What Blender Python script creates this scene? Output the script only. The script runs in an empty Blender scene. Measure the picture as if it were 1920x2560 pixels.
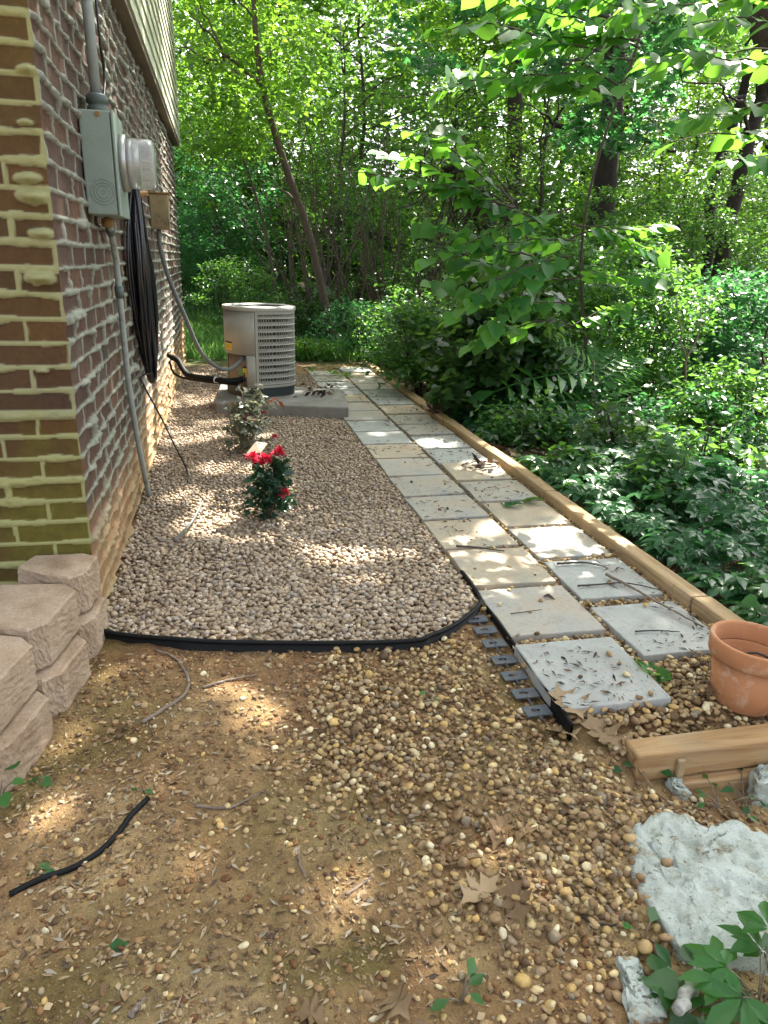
import bpy, math, random
import numpy as np
from mathutils import Vector, Matrix

SC = bpy.context.scene
COL = SC.collection
RAD = math.radians

# ------------------------------------------------------------------ camera, light, exposure
CAM_H = 1.13
F_PX, PITCH, ROLL, YAW = 1790.55, 0.337594, 0.0287618, -0.2224736   # measured on a 1920 x 2560 frame
def cam_axes():
    f = np.array([-math.sin(YAW)*math.cos(PITCH), math.cos(YAW)*math.cos(PITCH), -math.sin(PITCH)])
    r = np.array([math.cos(YAW), math.sin(YAW), 0.0])
    u = np.cross(r, f)
    c, s = math.cos(ROLL), math.sin(ROLL)
    return c*r + s*u, -s*r + c*u, f
CR, CU, CF = cam_axes()
cam_data = bpy.data.cameras.new("camera")
cam = bpy.data.objects.new("camera", cam_data)
COL.objects.link(cam)
cam.matrix_world = Matrix(((CR[0], CU[0], -CF[0], 0), (CR[1], CU[1], -CF[1], 0),
                           (CR[2], CU[2], -CF[2], CAM_H), (0, 0, 0, 1)))
cam_data.sensor_fit = 'VERTICAL'
cam_data.sensor_height = 24.0
cam_data.lens = F_PX/2560*24.0
cam_data.clip_start = 0.05
cam_data.clip_end = 500
SC.camera = cam

SUN_EL, SUN_AZ = RAD(54), RAD(48)        # azimuth from +Y (ahead) towards +X (right)
SUN_DIR = Vector((math.cos(SUN_EL)*math.sin(SUN_AZ), math.cos(SUN_EL)*math.cos(SUN_AZ), math.sin(SUN_EL)))
world = bpy.data.worlds.new("World")
SC.world = world
world.use_nodes = True
wn, wl = world.node_tree.nodes, world.node_tree.links
wn.clear()
w_out = wn.new('ShaderNodeOutputWorld'); w_bg = wn.new('ShaderNodeBackground')
w_sky = wn.new('ShaderNodeTexSky'); w_hsv = wn.new('ShaderNodeHueSaturation')
w_sky.sky_type = 'NISHITA'; w_sky.sun_disc = False
w_sky.sun_elevation = SUN_EL; w_sky.sun_rotation = SUN_AZ
w_sky.air_density = 1.0; w_sky.dust_density = 4.0; w_sky.ozone_density = 1.0
w_hsv.inputs['Saturation'].default_value = 0.25
w_bg.inputs['Strength'].default_value = 0.11
wl.new(w_sky.outputs[0], w_hsv.inputs['Color']); wl.new(w_hsv.outputs[0], w_bg.inputs[0]); wl.new(w_bg.outputs[0], w_out.inputs[0])
sun_data = bpy.data.lights.new("sun", 'SUN')
sun_data.energy = 5.0; sun_data.angle = RAD(0.53); sun_data.color = (1.0, 0.92, 0.80)
sun = bpy.data.objects.new("sun", sun_data); COL.objects.link(sun)
sun.rotation_euler = SUN_DIR.to_track_quat('Z', 'Y').to_euler()
SC.view_settings.view_transform = 'Standard'; SC.view_settings.look = 'None'
SC.view_settings.exposure = 2.38; SC.view_settings.gamma = 1.0
SC.render.engine = 'CYCLES'
SC.cycles.use_denoising = True
SC.cycles.max_bounces = 8; SC.cycles.transmission_bounces = 5; SC.cycles.diffuse_bounces = 4
SC.cycles.sample_clamp_indirect = 6.0

# ------------------------------------------------------------------ measuring helpers
def ray(u, v):
    return CR*((u-960)/F_PX) - CU*((v-1280)/F_PX) + CF
def onz(u, v, z=0.0):
    d = ray(u, v); t = (z-CAM_H)/d[2]; return np.array([d[0]*t, d[1]*t, z])
def onx(u, v, x):
    d = ray(u, v); t = x/d[0]; return np.array([x, d[1]*t, CAM_H + d[2]*t])
def ony(u, v, y):
    d = ray(u, v); t = y/d[1]; return np.array([d[0]*t, y, CAM_H + d[2]*t])
def to_px(P):
    q = np.asarray(P, float) - np.array([0, 0, CAM_H])
    zc = q@CF
    return 960 + F_PX*(q@CR)/zc, 1280 - F_PX*(q@CU)/zc
rng = np.random.default_rng(11)
random.seed(5)

_LAT = np.random.default_rng(3).random((64, 64, 64))
def vnoise(x, y, z=0.0):
    x, y, z = np.broadcast_arrays(np.asarray(x, float), np.asarray(y, float), np.asarray(z, float))
    xi, yi, zi = np.floor(x).astype(int), np.floor(y).astype(int), np.floor(z).astype(int)
    fx, fy, fz = x-xi, y-yi, z-zi
    fx, fy, fz = fx*fx*(3-2*fx), fy*fy*(3-2*fy), fz*fz*(3-2*fz)
    L = lambda a, b, c: _LAT[(xi+a) & 63, (yi+b) & 63, (zi+c) & 63]
    x00 = L(0,0,0)*(1-fx)+L(1,0,0)*fx; x10 = L(0,1,0)*(1-fx)+L(1,1,0)*fx
    x01 = L(0,0,1)*(1-fx)+L(1,0,1)*fx; x11 = L(0,1,1)*(1-fx)+L(1,1,1)*fx
    return (x00*(1-fy)+x10*fy)*(1-fz) + (x01*(1-fy)+x11*fy)*fz
def fbm(x, y, z=0.0, o=4):
    s, a, t = 0, 1.0, 0
    for i in range(o):
        s = s + a*vnoise(np.asarray(x)*2**i+7.3*i, np.asarray(y)*2**i+3.1*i, np.asarray(z)*2**i+1.7*i); t += a; a *= .5
    return s/t

# ------------------------------------------------------------------ materials
def nodes_of(name):
    m = bpy.data.materials.new(name); m.use_nodes = True
    nt = m.node_tree; nt.nodes.clear()
    out = nt.nodes.new('ShaderNodeOutputMaterial')
    return m, nt, out
def ramp(nt, stops, fac, interp='LINEAR'):
    r = nt.nodes.new('ShaderNodeValToRGB'); r.color_ramp.interpolation = interp
    el = r.color_ramp.elements
    while len(el) > len(stops): el.remove(el[-1])
    while len(el) < len(stops): el.new(1.0)
    for e, (p, c) in zip(el, stops):
        e.position = p; e.color = (c[0], c[1], c[2], 1)
    nt.links.new(fac, r.inputs[0]); return r.outputs[0]
def noise_fac(nt, scale, detail=5, rough=.6, coord=None, dist=0.0):
    n = nt.nodes.new('ShaderNodeTexNoise'); n.inputs['Scale'].default_value = scale
    n.inputs['Detail'].default_value = detail; n.inputs['Roughness'].default_value = rough
    n.inputs['Distortion'].default_value = dist
    if coord is not None: nt.links.new(coord, n.inputs['Vector'])
    return n.outputs['Fac']
def attr_fac(nt, name):
    a = nt.nodes.new('ShaderNodeAttribute'); a.attribute_name = name; return a.outputs['Fac']
def mixc(nt, fac, a, b, mode='MIX'):
    m = nt.nodes.new('ShaderNodeMix'); m.data_type = 'RGBA'; m.blend_type = mode
    if hasattr(fac, 'links') or hasattr(fac, 'node'): nt.links.new(fac, m.inputs[0])
    else: m.inputs[0].default_value = fac
    for s, c in ((m.inputs[6], a), (m.inputs[7], b)):
        if hasattr(c, 'node'): nt.links.new(c, s)
        else: s.default_value = (c[0], c[1], c[2], 1)
    return m.outputs[2]
def math_n(nt, op, a, b=None, clamp=False):
    m = nt.nodes.new('ShaderNodeMath'); m.operation = op; m.use_clamp = clamp
    for s, v in ((m.inputs[0], a), (m.inputs[1], b)):
        if v is None: continue
        if hasattr(v, 'node'): nt.links.new(v, s)
        else: s.default_value = v
    return m.outputs[0]
def coords(nt, which='Object'):
    return nt.nodes.new('ShaderNodeTexCoord').outputs[which]
def finish(nt, out, col, rough=.7, bump=None, bump_d=.002, metal=0.0, spec=.5, coat=0):
    b = nt.nodes.new('ShaderNodeBsdfPrincipled')
    if hasattr(col, 'node'): nt.links.new(col, b.inputs['Base Color'])
    else: b.inputs['Base Color'].default_value = (col[0], col[1], col[2], 1)
    if hasattr(rough, 'node'): nt.links.new(rough, b.inputs['Roughness'])
    else: b.inputs['Roughness'].default_value = rough
    b.inputs['Metallic'].default_value = metal
    b.inputs['Specular IOR Level'].default_value = spec
    if bump is not None:
        bp = nt.nodes.new('ShaderNodeBump'); bp.inputs['Distance'].default_value = bump_d
        bp.inputs['Strength'].default_value = .8
        nt.links.new(bump, bp.inputs['Height']); nt.links.new(bp.outputs[0], b.inputs['Normal'])
    nt.links.new(b.outputs[0], out.inputs[0])
    return b
def mat_simple(name, c1, c2=None, scale=8, rough=.7, bump=.0, metal=0.0, spec=.5, c3=None, scale2=60):
    m, nt, out = nodes_of(name)
    co = coords(nt)
    f = noise_fac(nt, scale, 6, .65, co)
    c2 = c2 or tuple(x*.8 for x in c1)
    col = ramp(nt, [(.32, c1), (.68, c2)], f)
    f2 = noise_fac(nt, scale2, 4, .6, co)
    if c3: col = mixc(nt, ramp(nt, [(.55, (0,0,0)), (.72, (1,1,1))], f2), col, c3)
    finish(nt, out, col, rough, f2 if bump else None, bump or .001, metal, spec)
    return m
def mat_leaf(name, c_dark, c_light, trans=(.3,.5,.05), tw=.42, rough=.30, spec=.38):
    m, nt, out = nodes_of(name)
    v = attr_fac(nt, 'var')
    col = ramp(nt, [(0, c_dark), (.55, tuple((a+b)/2 for a, b in zip(c_dark, c_light))), (1, c_light)], v)
    b = nt.nodes.new('ShaderNodeBsdfPrincipled')
    nt.links.new(col, b.inputs['Base Color']); b.inputs['Roughness'].default_value = rough
    b.inputs['Specular IOR Level'].default_value = spec
    t = nt.nodes.new('ShaderNodeBsdfTranslucent')
    tc = ramp(nt, [(0, tuple(x*.6 for x in trans)), (1, trans)], v)
    nt.links.new(tc, t.inputs[0])
    mx = nt.nodes.new('ShaderNodeMixShader'); mx.inputs[0].default_value = tw
    nt.links.new(b.outputs[0], mx.inputs[1]); nt.links.new(t.outputs[0], mx.inputs[2])
    nt.links.new(mx.outputs[0], out.inputs[0])
    return m
def mat_ramp_attr(name, stops, attr='var', rough=.7, nscale=0, namt=.3, spec=.4, bump_d=0.0):
    m, nt, out = nodes_of(name)
    col = ramp(nt, stops, attr_fac(nt, attr), 'LINEAR')
    bump = None
    if nscale:
        f = noise_fac(nt, nscale, 5, .65, coords(nt))
        col = mixc(nt, namt, col, ramp(nt, [(.3, (.25,.25,.25)), (.7, (1.6,1.5,1.4))], f), 'MULTIPLY')
        bump = f if bump_d else None
    finish(nt, out, col, rough, bump, bump_d or .001, 0, spec)
    return m

M = {}
M['leaf_mid'] = mat_leaf('leaf_mid', (.012,.056,.020), (.046,.135,.036), (.21,.47,.06))
M['leaf_bright'] = mat_leaf('leaf_bright', (.028,.098,.020), (.078,.190,.028), (.31,.60,.05), .46)
M['leaf_blue'] = mat_leaf('leaf_blue', (.012,.058,.026), (.044,.130,.052), (.12,.42,.10), .40, .32, .36)
M['leaf_dark'] = mat_leaf('leaf_dark', (.012,.040,.016), (.035,.085,.028), (.18,.36,.05), .35, .32)
M['leaf_redbud'] = mat_leaf('leaf_redbud', (.016,.090,.032), (.050,.172,.044), (.26,.62,.06), .48, .38)
M['leaf_rose'] = mat_leaf('leaf_rose', (.012,.035,.022), (.030,.075,.045), (.10,.24,.06), .25, .25)
M['leaf_rose_sunlit'] = mat_leaf('leaf_rose_sunlit', (.06,.095,.055), (.26,.25,.20), (.30,.32,.18), .3, .25, .6)  # rose leaf paled: sunlight and white glints put into the colour
M['grass'] = mat_leaf('grass_blade', (.06,.17,.05), (.13,.27,.085), (.30,.6,.12), .4, .4)
M['dead_leaf'] = mat_leaf('dead_leaf', (.15,.095,.05), (.34,.25,.145), (.4,.27,.12), .15, .7, .3)
M['bark'] = mat_simple('bark', (.055,.042,.032), (.022,.017,.013), 14, .9, .02, c3=(.085,.07,.06), scale2=40)
M['bark_dark'] = mat_simple('bark_dark', (.026,.020,.016), (.011,.009,.008), 12, .9, .02, c3=(.048,.04,.034), scale2=35)
M['bark_young'] = mat_simple('bark_young', (.10,.075,.056), (.055,.041,.031), 10, .8, .006, c3=(.15,.125,.10), scale2=50)
M['stick'] = mat_simple('stick', (.20,.15,.11), (.11,.085,.065), 30, .8, .002, c3=(.3,.27,.23))
M['stick_dark'] = mat_simple('stick_dark', (.06,.045,.035), (.03,.024,.02), 30, .8, .002)
M['lichen_stick'] = mat_simple('lichen_stick', (.40,.42,.38), (.14,.13,.11), 60, .9, .003)
M['black_plastic'] = mat_simple('black_plastic', (.003,.0035,.004), (.007,.008,.009), 20, .6, .0, spec=.18)
M['tab_plastic'] = mat_simple('tab_plastic', (.045,.055,.075), (.07,.08,.10), 25, .5, .0, c3=(.16,.11,.07), scale2=30)
M['cable'] = mat_simple('cable', (.006,.007,.010), (.014,.016,.022), 20, .22, .0, spec=.6)
M['meter_paint'] = mat_simple('meter_paint', (.25,.32,.275), (.205,.265,.228), 9, .5, .0, c3=(.28,.33,.285), scale2=90)
M['conduit'] = mat_simple('conduit', (.30,.34,.32), (.22,.26,.245), 14, .5, .0, c3=(.16,.15,.12), scale2=25)
M['dark_fitting'] = mat_simple('dark_fitting', (.06,.085,.08), (.10,.13,.12), 14, .5)
M['steel'] = mat_simple('steel', (.45,.46,.46), (.33,.34,.33), 20, .35, metal=.8)
M['rust'] = mat_simple('rust', (.35,.22,.08), (.2,.11,.04), 40, .8)
M['ac_paint'] = mat_simple('ac_paint', (.345,.345,.305), (.31,.31,.275), 5, .5, .0)
M['ac_recess'] = mat_simple('ac_recess', (.25,.185,.135), (.19,.145,.11), 6, .6)
M['ac_dark'] = mat_simple('ac_dark', (.014,.022,.026), (.024,.032,.036), 12, .55)
M['coil'] = mat_simple('coil', (.06,.062,.058), (.032,.033,.03), 50, .6)
M['yellow'] = mat_simple('yellow', (.86,.62,.02), (.78,.55,.02), 20, .5)
M['sticker_green'] = mat_simple('sticker_green', (.13,.33,.16), (.10,.26,.13), 20, .5)
M['ink'] = mat_simple('ink', (.02,.018,.016), (.03,.026,.02), 20, .6)
M['white_tape'] = mat_simple('white_tape', (.62,.63,.64), (.5,.5,.5), 20, .5)
M['grey_rubber'] = mat_simple('grey_rubber', (.085,.095,.095), (.12,.13,.13), 14, .5)
M['disc_box'] = mat_simple('disc_box', (.30,.235,.115), (.19,.145,.075), 8, .6, .0, c3=(.07,.05,.03), scale2=14)
M['siding'] = mat_simple('siding', (.52,.55,.42), (.46,.49,.37), 3, .5)
M['trim'] = mat_simple('trim', (.20,.16,.12), (.13,.10,.075), 5, .7)
M['pad'] = mat_simple('pad', (.24,.235,.22), (.155,.15,.135), 5, .9, .004, c3=(.13,.125,.10), scale2=22)
M['terracotta'] = mat_simple('terracotta', (.42,.19,.085), (.33,.145,.065), 9, .85, .001, c3=(.46,.29,.19), scale2=24)
M['tag'] = mat_simple('tag', (.62,.54,.36), (.56,.48,.32), 10, .5)
M['rose_red'] = mat_leaf('rose_red', (.40,.006,.030), (.66,.012,.06), (.75,.03,.08), .2, .5, .3)
M['rust_leaf'] = mat_leaf('rust_leaf', (.22,.05,.02), (.36,.12,.04), (.5,.15,.05), .3, .5)

def mat_glass():
    m, nt, out = nodes_of('meter_glass')
    b = finish(nt, out, (.86,.90,.88), .06)
    b.inputs['Transmission Weight'].default_value = .75; b.inputs['IOR'].default_value = 1.3
    return m
M['glass'] = mat_glass()

def mat_brick():
    m, nt, out = nodes_of('brick_and_mortar')
    co = coords(nt)
    bid, mor, st = attr_fac(nt, 'var'), attr_fac(nt, 'mortar'), attr_fac(nt, 'stain')
    col = ramp(nt, [(0, (.052,.027,.020)), (.35, (.082,.042,.027)), (.6, (.070,.046,.037)), (.85, (.100,.050,.027)), (1, (.048,.033,.028))], bid)
    f = noise_fac(nt, 55, 6, .7, co)
    col = mixc(nt, .55, col, ramp(nt, [(.3, (.45,.42,.40)), (.7, (1.45,1.4,1.35))], f), 'MULTIPLY')
    col = mixc(nt, math_n(nt, 'MULTIPLY', attr_fac(nt, 'moss_tint'), 2.2, True), col, mixc(nt, 1.0, col, (.82, .60, .32), 'MULTIPLY'))
    f2 = noise_fac(nt, 22, 5, .7, co)
    mc = ramp(nt, [(.25, (.115,.125,.100)), (.5, (.205,.222,.180)), (.8, (.295,.315,.255))], f2)
    col = mixc(nt, mor, col, mc)
    sc = ramp(nt, [(.25, (.20,.10,.042)), (.7, (.36,.22,.11))], f2)       # clay splash on the foot of the wall
    col = mixc(nt, math_n(nt, 'MULTIPLY', st, .85), col, sc)
    mo = attr_fac(nt, 'moss_tint')
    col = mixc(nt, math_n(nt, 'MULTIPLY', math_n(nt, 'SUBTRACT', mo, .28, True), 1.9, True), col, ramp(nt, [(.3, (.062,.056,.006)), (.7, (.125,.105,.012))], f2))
    col = mixc(nt, math_n(nt, 'MULTIPLY', math_n(nt, 'MULTIPLY', mo, mor), 2.0, True), col, (.265,.27,.115))  # joints of the tinted front face turned yellow-green
    finish(nt, out, col, .9, f, .004)
    return m
M['brick'] = mat_brick()

def mat_ground():
    m, nt, out = nodes_of('ground_soil')
    co = coords(nt)
    f1 = noise_fac(nt, 2.2, 6, .6, co, .4); f2 = noise_fac(nt, 28, 7, .7, co); f3 = noise_fac(nt, 140, 4, .6, co)
    clay = ramp(nt, [(.32, (.175,.088,.042)), (.46, (.265,.170,.080)), (.58, (.34,.245,.120)), (.8, (.26,.195,.100))], f1)
    clay = mixc(nt, .6, clay, ramp(nt, [(.28, (.42,.40,.38)), (.5, (1,1,1)), (.75, (1.55,1.5,1.4))], f2), 'MULTIPLY')
    clay = mixc(nt, math_n(nt, 'MULTIPLY', attr_fac(nt, 'clay'), .8), clay, ramp(nt, [(.3, (.14,.066,.032)), (.7, (.27,.145,.070))], f2))
    speck = ramp(nt, [(.62, (0,0,0)), (.68, (1,1,1))], f3)
    clay = mixc(nt, math_n(nt, 'MULTIPLY', speck, .55), clay, (.38,.29,.17))
    moss_tint = ramp(nt, [(.35, (.065,.062,.015)), (.7, (.13,.125,.03))], f2)
    clay = mixc(nt, math_n(nt, 'MULTIPLY', attr_fac(nt, 'moss_tint'), .75), clay, moss_tint)
    lit = ramp(nt, [(.3, (.045,.030,.020)), (.5, (.10,.068,.042)), (.7, (.17,.125,.085))], f2)
    col = mixc(nt, attr_fac(nt, 'forest'), clay, lit)
    gr = ramp(nt, [(.3, (.035,.085,.022)), (.7, (.085,.15,.04))], f2)
    col = mixc(nt, attr_fac(nt, 'lawn'), col, gr)
    add = math_n(nt, 'ADD', f2, math_n(nt, 'MULTIPLY', f3, .5))
    finish(nt, out, col, .95, add, .03, spec=.25)
    return m
M['ground'] = mat_ground()
M['pebble'] = mat_ramp_attr('pebble', [(0, (.080,.048,.025)), (.15, (.16,.098,.045)), (.35, (.235,.160,.082)), (.55, (.305,.218,.112)),
    (.7, (.43,.30,.11)), (.8, (.20,.165,.120)), (.92, (.50,.40,.20)), (1, (.62,.57,.40))], 'var', .68, 60, .5, .35)
M['pebble_grey'] = mat_ramp_attr('pebble_grey', [(0, (.165,.122,.084)), (.2, (.27,.207,.142)), (.45, (.34,.270,.188)), (.7, (.40,.33,.235)),
    (.85, (.23,.20,.175)), (1, (.50,.44,.36))], 'var', .6, 60, .5, .4)
M['crumb'] = mat_ramp_attr('crumb', [(0, (.12,.06,.028)), (.5, (.22,.13,.06)), (.8, (.30,.21,.10)), (1, (.38,.29,.17))], 'var', .95, 90, .5, .2)
M['litter'] = mat_ramp_attr('litter', [(0, (.05,.035,.025)), (.3, (.16,.105,.06)), (.6, (.24,.17,.095)), (.85, (.34,.27,.165)), (1, (.25,.24,.20))], 'var', .85)
M['litter_mixed'] = mat_ramp_attr('litter_mixed', [(0, (.06,.035,.02)), (.4, (.15,.09,.045)), (.75, (.27,.18,.09)), (1, (.40,.31,.19))], 'var', .9)
M['litter_dark'] = mat_ramp_attr('litter_dark', [(0, (.015,.011,.009)), (.6, (.055,.036,.026)), (1, (.16,.09,.05))], 'var', .85)
def mat_paver(name, a, b, c):
    m, nt, out = nodes_of(name)
    co = coords(nt, 'Object')
    f = noise_fac(nt, 4.5, 6, .62, co, .6); f2 = noise_fac(nt, 38, 6, .7, co); f3 = noise_fac(nt, 190, 3, .6, co)
    col = ramp(nt, [(.28, a), (.5, b), (.72, c)], f)
    col = mixc(nt, .5, col, ramp(nt, [(.3, (.66,.64,.62)), (.6, (1.12,1.12,1.12))], f2), 'MULTIPLY')
    dirt = ramp(nt, [(.50, (0,0,0)), (.70, (1,1,1))], f2)
    col = mixc(nt, math_n(nt, 'MULTIPLY', dirt, .45), col, (.20,.125,.07))
    st = ramp(nt, [(.55, (0,0,0)), (.66, (1,1,1))], noise_fac(nt, 9, 7, .7, co, 1.2))
    col = mixc(nt, math_n(nt, 'MULTIPLY', st, .38), col, (.16,.12,.085))
    finish(nt, out, col, .75, math_n(nt, 'ADD', f2, math_n(nt, 'MULTIPLY', f3, .4)), .004, spec=.35)
    return m
M['paver_blue'] = mat_paver('paver_blue', (.25,.245,.225), (.31,.335,.325), (.385,.39,.37))
M['paver_buff'] = mat_paver('paver_buff', (.35,.275,.20), (.37,.325,.245), (.29,.285,.245))
M['paver_mix'] = mat_paver('paver_mix', (.36,.295,.225), (.335,.325,.285), (.28,.30,.30))
def mat_wood(name, a, b, c, sc=(26, 1.6, 26)):
    m, nt, out = nodes_of(name)
    co = coords(nt)
    mp = nt.nodes.new('ShaderNodeMapping'); nt.links.new(co, mp.inputs[0]); mp.inputs['Scale'].default_value = sc
    f = noise_fac(nt, 1.4, 6, .6, mp.outputs[0], .8); g = noise_fac(nt, 2.5, 4, .6, co)
    col = ramp(nt, [(.3, a), (.5, b), (.7, c)], f)
    col = mixc(nt, .5, col, ramp(nt, [(.3, (.7,.66,.6)), (.7, (1.2,1.2,1.15))], g), 'MULTIPLY')
    mp2 = nt.nodes.new('ShaderNodeMapping'); nt.links.new(co, mp2.inputs[0]); mp2.inputs['Scale'].default_value = tuple(q*2.2 if q > 10 else q*1.3 for q in sc)
    ck_ = noise_fac(nt, 1.2, 5, .7, mp2.outputs[0], .3)
    crack = ramp(nt, [(.30, (1,1,1)), (.36, (0,0,0))], ck_)
    col = mixc(nt, math_n(nt, 'MULTIPLY', crack, .75), col, (.07,.045,.025))
    grey = ramp(nt, [(.48, (0,0,0)), (.68, (1,1,1))], noise_fac(nt, 5, 6, .7, co))
    col = mixc(nt, math_n(nt, 'MULTIPLY', grey, .45), col, (.22,.19,.15))
    soil = ramp(nt, [(.60, (0,0,0)), (.70, (1,1,1))], noise_fac(nt, 16, 6, .75, co))
    col = mixc(nt, math_n(nt, 'MULTIPLY', soil, .5), col, (.13,.08,.045))
    finish(nt, out, col, .85, math_n(nt, 'SUBTRACT', f, math_n(nt, 'MULTIPLY', crack, .6)), .004, spec=.25)
    return m
M['wood'] = mat_wood('timber_wood', (.23,.155,.080), (.33,.235,.130), (.40,.30,.175))
M['wood_x'] = mat_wood('cross_timber_wood', (.25,.135,.060), (.36,.235,.115), (.45,.33,.20), (1.6, 22, 26))
def mat_block():
    m, nt, out = nodes_of('block_concrete')
    co = coords(nt); f = noise_fac(nt, 9, 6, .6, co); f2 = noise_fac(nt, 110, 6, .8, co)
    col = ramp(nt, [(.3, (.31,.22,.145)), (.5, (.44,.335,.24)), (.7, (.50,.40,.30))], f)
    col = mixc(nt, .6, col, ramp(nt, [(.3, (.55,.52,.5)), (.6, (1.15,1.15,1.15))], f2), 'MULTIPLY')
    finish(nt, out, col, .95, f2, .012, spec=.2)
    return m
M['block'] = mat_block()
def mat_rock():
    m, nt, out = nodes_of('white_rock')
    co = coords(nt); f = noise_fac(nt, 14, 8, .72, co, .3); f2 = noise_fac(nt, 65, 6, .75, co)
    col = ramp(nt, [(.30, (.14,.10,.06)), (.37, (.38,.37,.29)), (.45, (.50,.56,.51)), (.7, (.62,.68,.65))], f)
    col = mixc(nt, ramp(nt, [(.57, (0,0,0)), (.66, (1,1,1))], f2), col, (.20,.165,.11))
    finish(nt, out, col, .95, math_n(nt, 'ADD', f, f2), .02, spec=.2)
    return m
M['rock'] = mat_rock()

# ------------------------------------------------------------------ mesh helpers
class MB:
    def __init__(s): s.v = []; s.f = []
    def add(s, v, f):
        o = len(s.v); s.v.extend([tuple(map(float, p)) for p in v]); s.f.extend([tuple(i+o for i in q) for q in f]); return s
    def box(s, lo, hi):
        (a, b, c), (d, e, f) = lo, hi
        return s.add([(a,b,c),(d,b,c),(d,e,c),(a,e,c),(a,b,f),(d,b,f),(d,e,f),(a,e,f)],
                     [(3,2,1,0),(4,5,6,7),(0,1,5,4),(1,2,6,5),(2,3,7,6),(3,0,4,7)])
    def prism(s, poly, z0, z1, shrink=0.0):
        n = len(poly); c = np.mean(np.array(poly)[:, :2], 0)
        lo = [(p[0], p[1], z0) for p in poly]
        hi = [(c[0]+(p[0]-c[0])*(1-shrink), c[1]+(p[1]-c[1])*(1-shrink), z1) for p in poly]
        return s.add(lo+hi, [tuple(range(n))[::-1], tuple(range(n, 2*n))] + [(i, (i+1) % n, n+(i+1) % n, n+i) for i in range(n)])
    def tube(s, pts, r, k=8, cap=True):
        P = np.array(pts, float); n = len(P)
        R = np.full(n, r) if np.isscalar(r) else np.array(r, float)
        T = np.gradient(P, axis=0); T /= np.linalg.norm(T, axis=1)[:, None]+1e-12
        a = np.array([0, 0, 1.0]) if abs(T[0][2]) < .9 else np.array([1.0, 0, 0])
        N = np.cross(T[0], a); N /= np.linalg.norm(N)
        v = []
        ang = np.linspace(0, 2*math.pi, k, endpoint=False)
        for i in range(n):
            N = N - T[i]*(N@T[i]); N /= np.linalg.norm(N)+1e-12
            B = np.cross(T[i], N)
            v += [P[i] + R[i]*(math.cos(t)*N + math.sin(t)*B) for t in ang]
        f = [(i*k+j, i*k+(j+1) % k, (i+1)*k+(j+1) % k, (i+1)*k+j) for i in range(n-1) for j in range(k)]
        if cap: f += [tuple(range(k))[::-1], tuple(range((n-1)*k, n*k))]
        return s.add(v, f)
    def lathe(s, prof, origin=(0,0,0), axis='z', k=32):
        v = []
        for r, h in prof:
            for t in np.linspace(0, 2*math.pi, k, endpoint=False):
                c, q = r*math.cos(t), r*math.sin(t)
                p = (c, q, h) if axis == 'z' else (h, c, q)
                v.append((p[0]+origin[0], p[1]+origin[1], p[2]+origin[2]))
        n = len(prof)
        return s.add(v, [(i*k+j, i*k+(j+1) % k, (i+1)*k+(j+1) % k, (i+1)*k+j) for i in range(n-1) for j in range(k)])
    def build(s, name, mat, parent=None, smooth=False, bevel=0.0, seg=2):
        return mesh_obj(name, np.array(s.v), s.f, mat, parent, smooth, bevel, seg)

def wloc(parent):
    p = np.zeros(3)
    while parent is not None:
        p += np.array(parent.location); parent = parent.parent
    return p
def mesh_obj(name, v, f, mat, parent=None, smooth=False, bevel=0.0, seg=2, attrs=None):
    v = np.asarray(v, dtype=np.float32)
    if parent is not None: v = v - wloc(parent).astype(np.float32)
    me = bpy.data.meshes.new(name)
    if isinstance(f, np.ndarray):
        n, k = f.shape
        me.vertices.add(len(v)); me.vertices.foreach_set('co', v.ravel())
        me.loops.add(n*k); me.loops.foreach_set('vertex_index', f.ravel().astype(np.int32))
        me.polygons.add(n); me.polygons.foreach_set('loop_start', (np.arange(n)*k).astype(np.int32))
        me.update(calc_edges=True)
    else:
        me.from_pydata([tuple(map(float, p)) for p in v], [], f)
    if smooth: me.polygons.foreach_set('use_smooth', np.ones(len(me.polygons), dtype=bool))
    for an, av in (attrs or {}).items():
        a = me.attributes.new(an, 'FLOAT', 'POINT'); a.data.foreach_set('value', np.asarray(av, dtype=np.float32))
    me.materials.append(mat if not isinstance(mat, str) else M[mat])
    me.update()
    o = bpy.data.objects.new(name, me); COL.objects.link(o)
    if parent is not None: o.parent = parent
    if bevel:
        b = o.modifiers.new('bevel', 'BEVEL'); b.width = bevel; b.segments = seg; b.limit_method = 'ANGLE'; b.angle_limit = RAD(40)
    return o
def tag(o, label=None, cat=None, group=None, kind=None):
    if label: o['label'] = label
    if cat: o['category'] = cat
    if group: o['group'] = group
    if kind: o['kind'] = kind
    return o
def thing(name, label, cat, loc, group=None):
    o = bpy.data.objects.new(name, None); COL.objects.link(o)
    o.location = tuple(map(float, loc)); o.empty_display_size = .1
    return tag(o, label, cat, group)

def smooth_path(pts, n=24):
    P = np.array(pts, float); m = len(P)
    if m < 3: return np.array([P[0]+(P[-1]-P[0])*t for t in np.linspace(0, 1, n)])
    Q = np.vstack([2*P[0]-P[1], P, 2*P[-1]-P[-2]])
    out = []
    for t in np.linspace(0, m-1-1e-6, n):
        i = int(t); u = t-i; a, b, c, d = Q[i:i+4]
        out.append(.5*((2*b)+(-a+c)*u+(2*a-5*b+4*c-d)*u*u+(-a+3*b-3*c+d)*u**3))
    return np.array(out)

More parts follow.
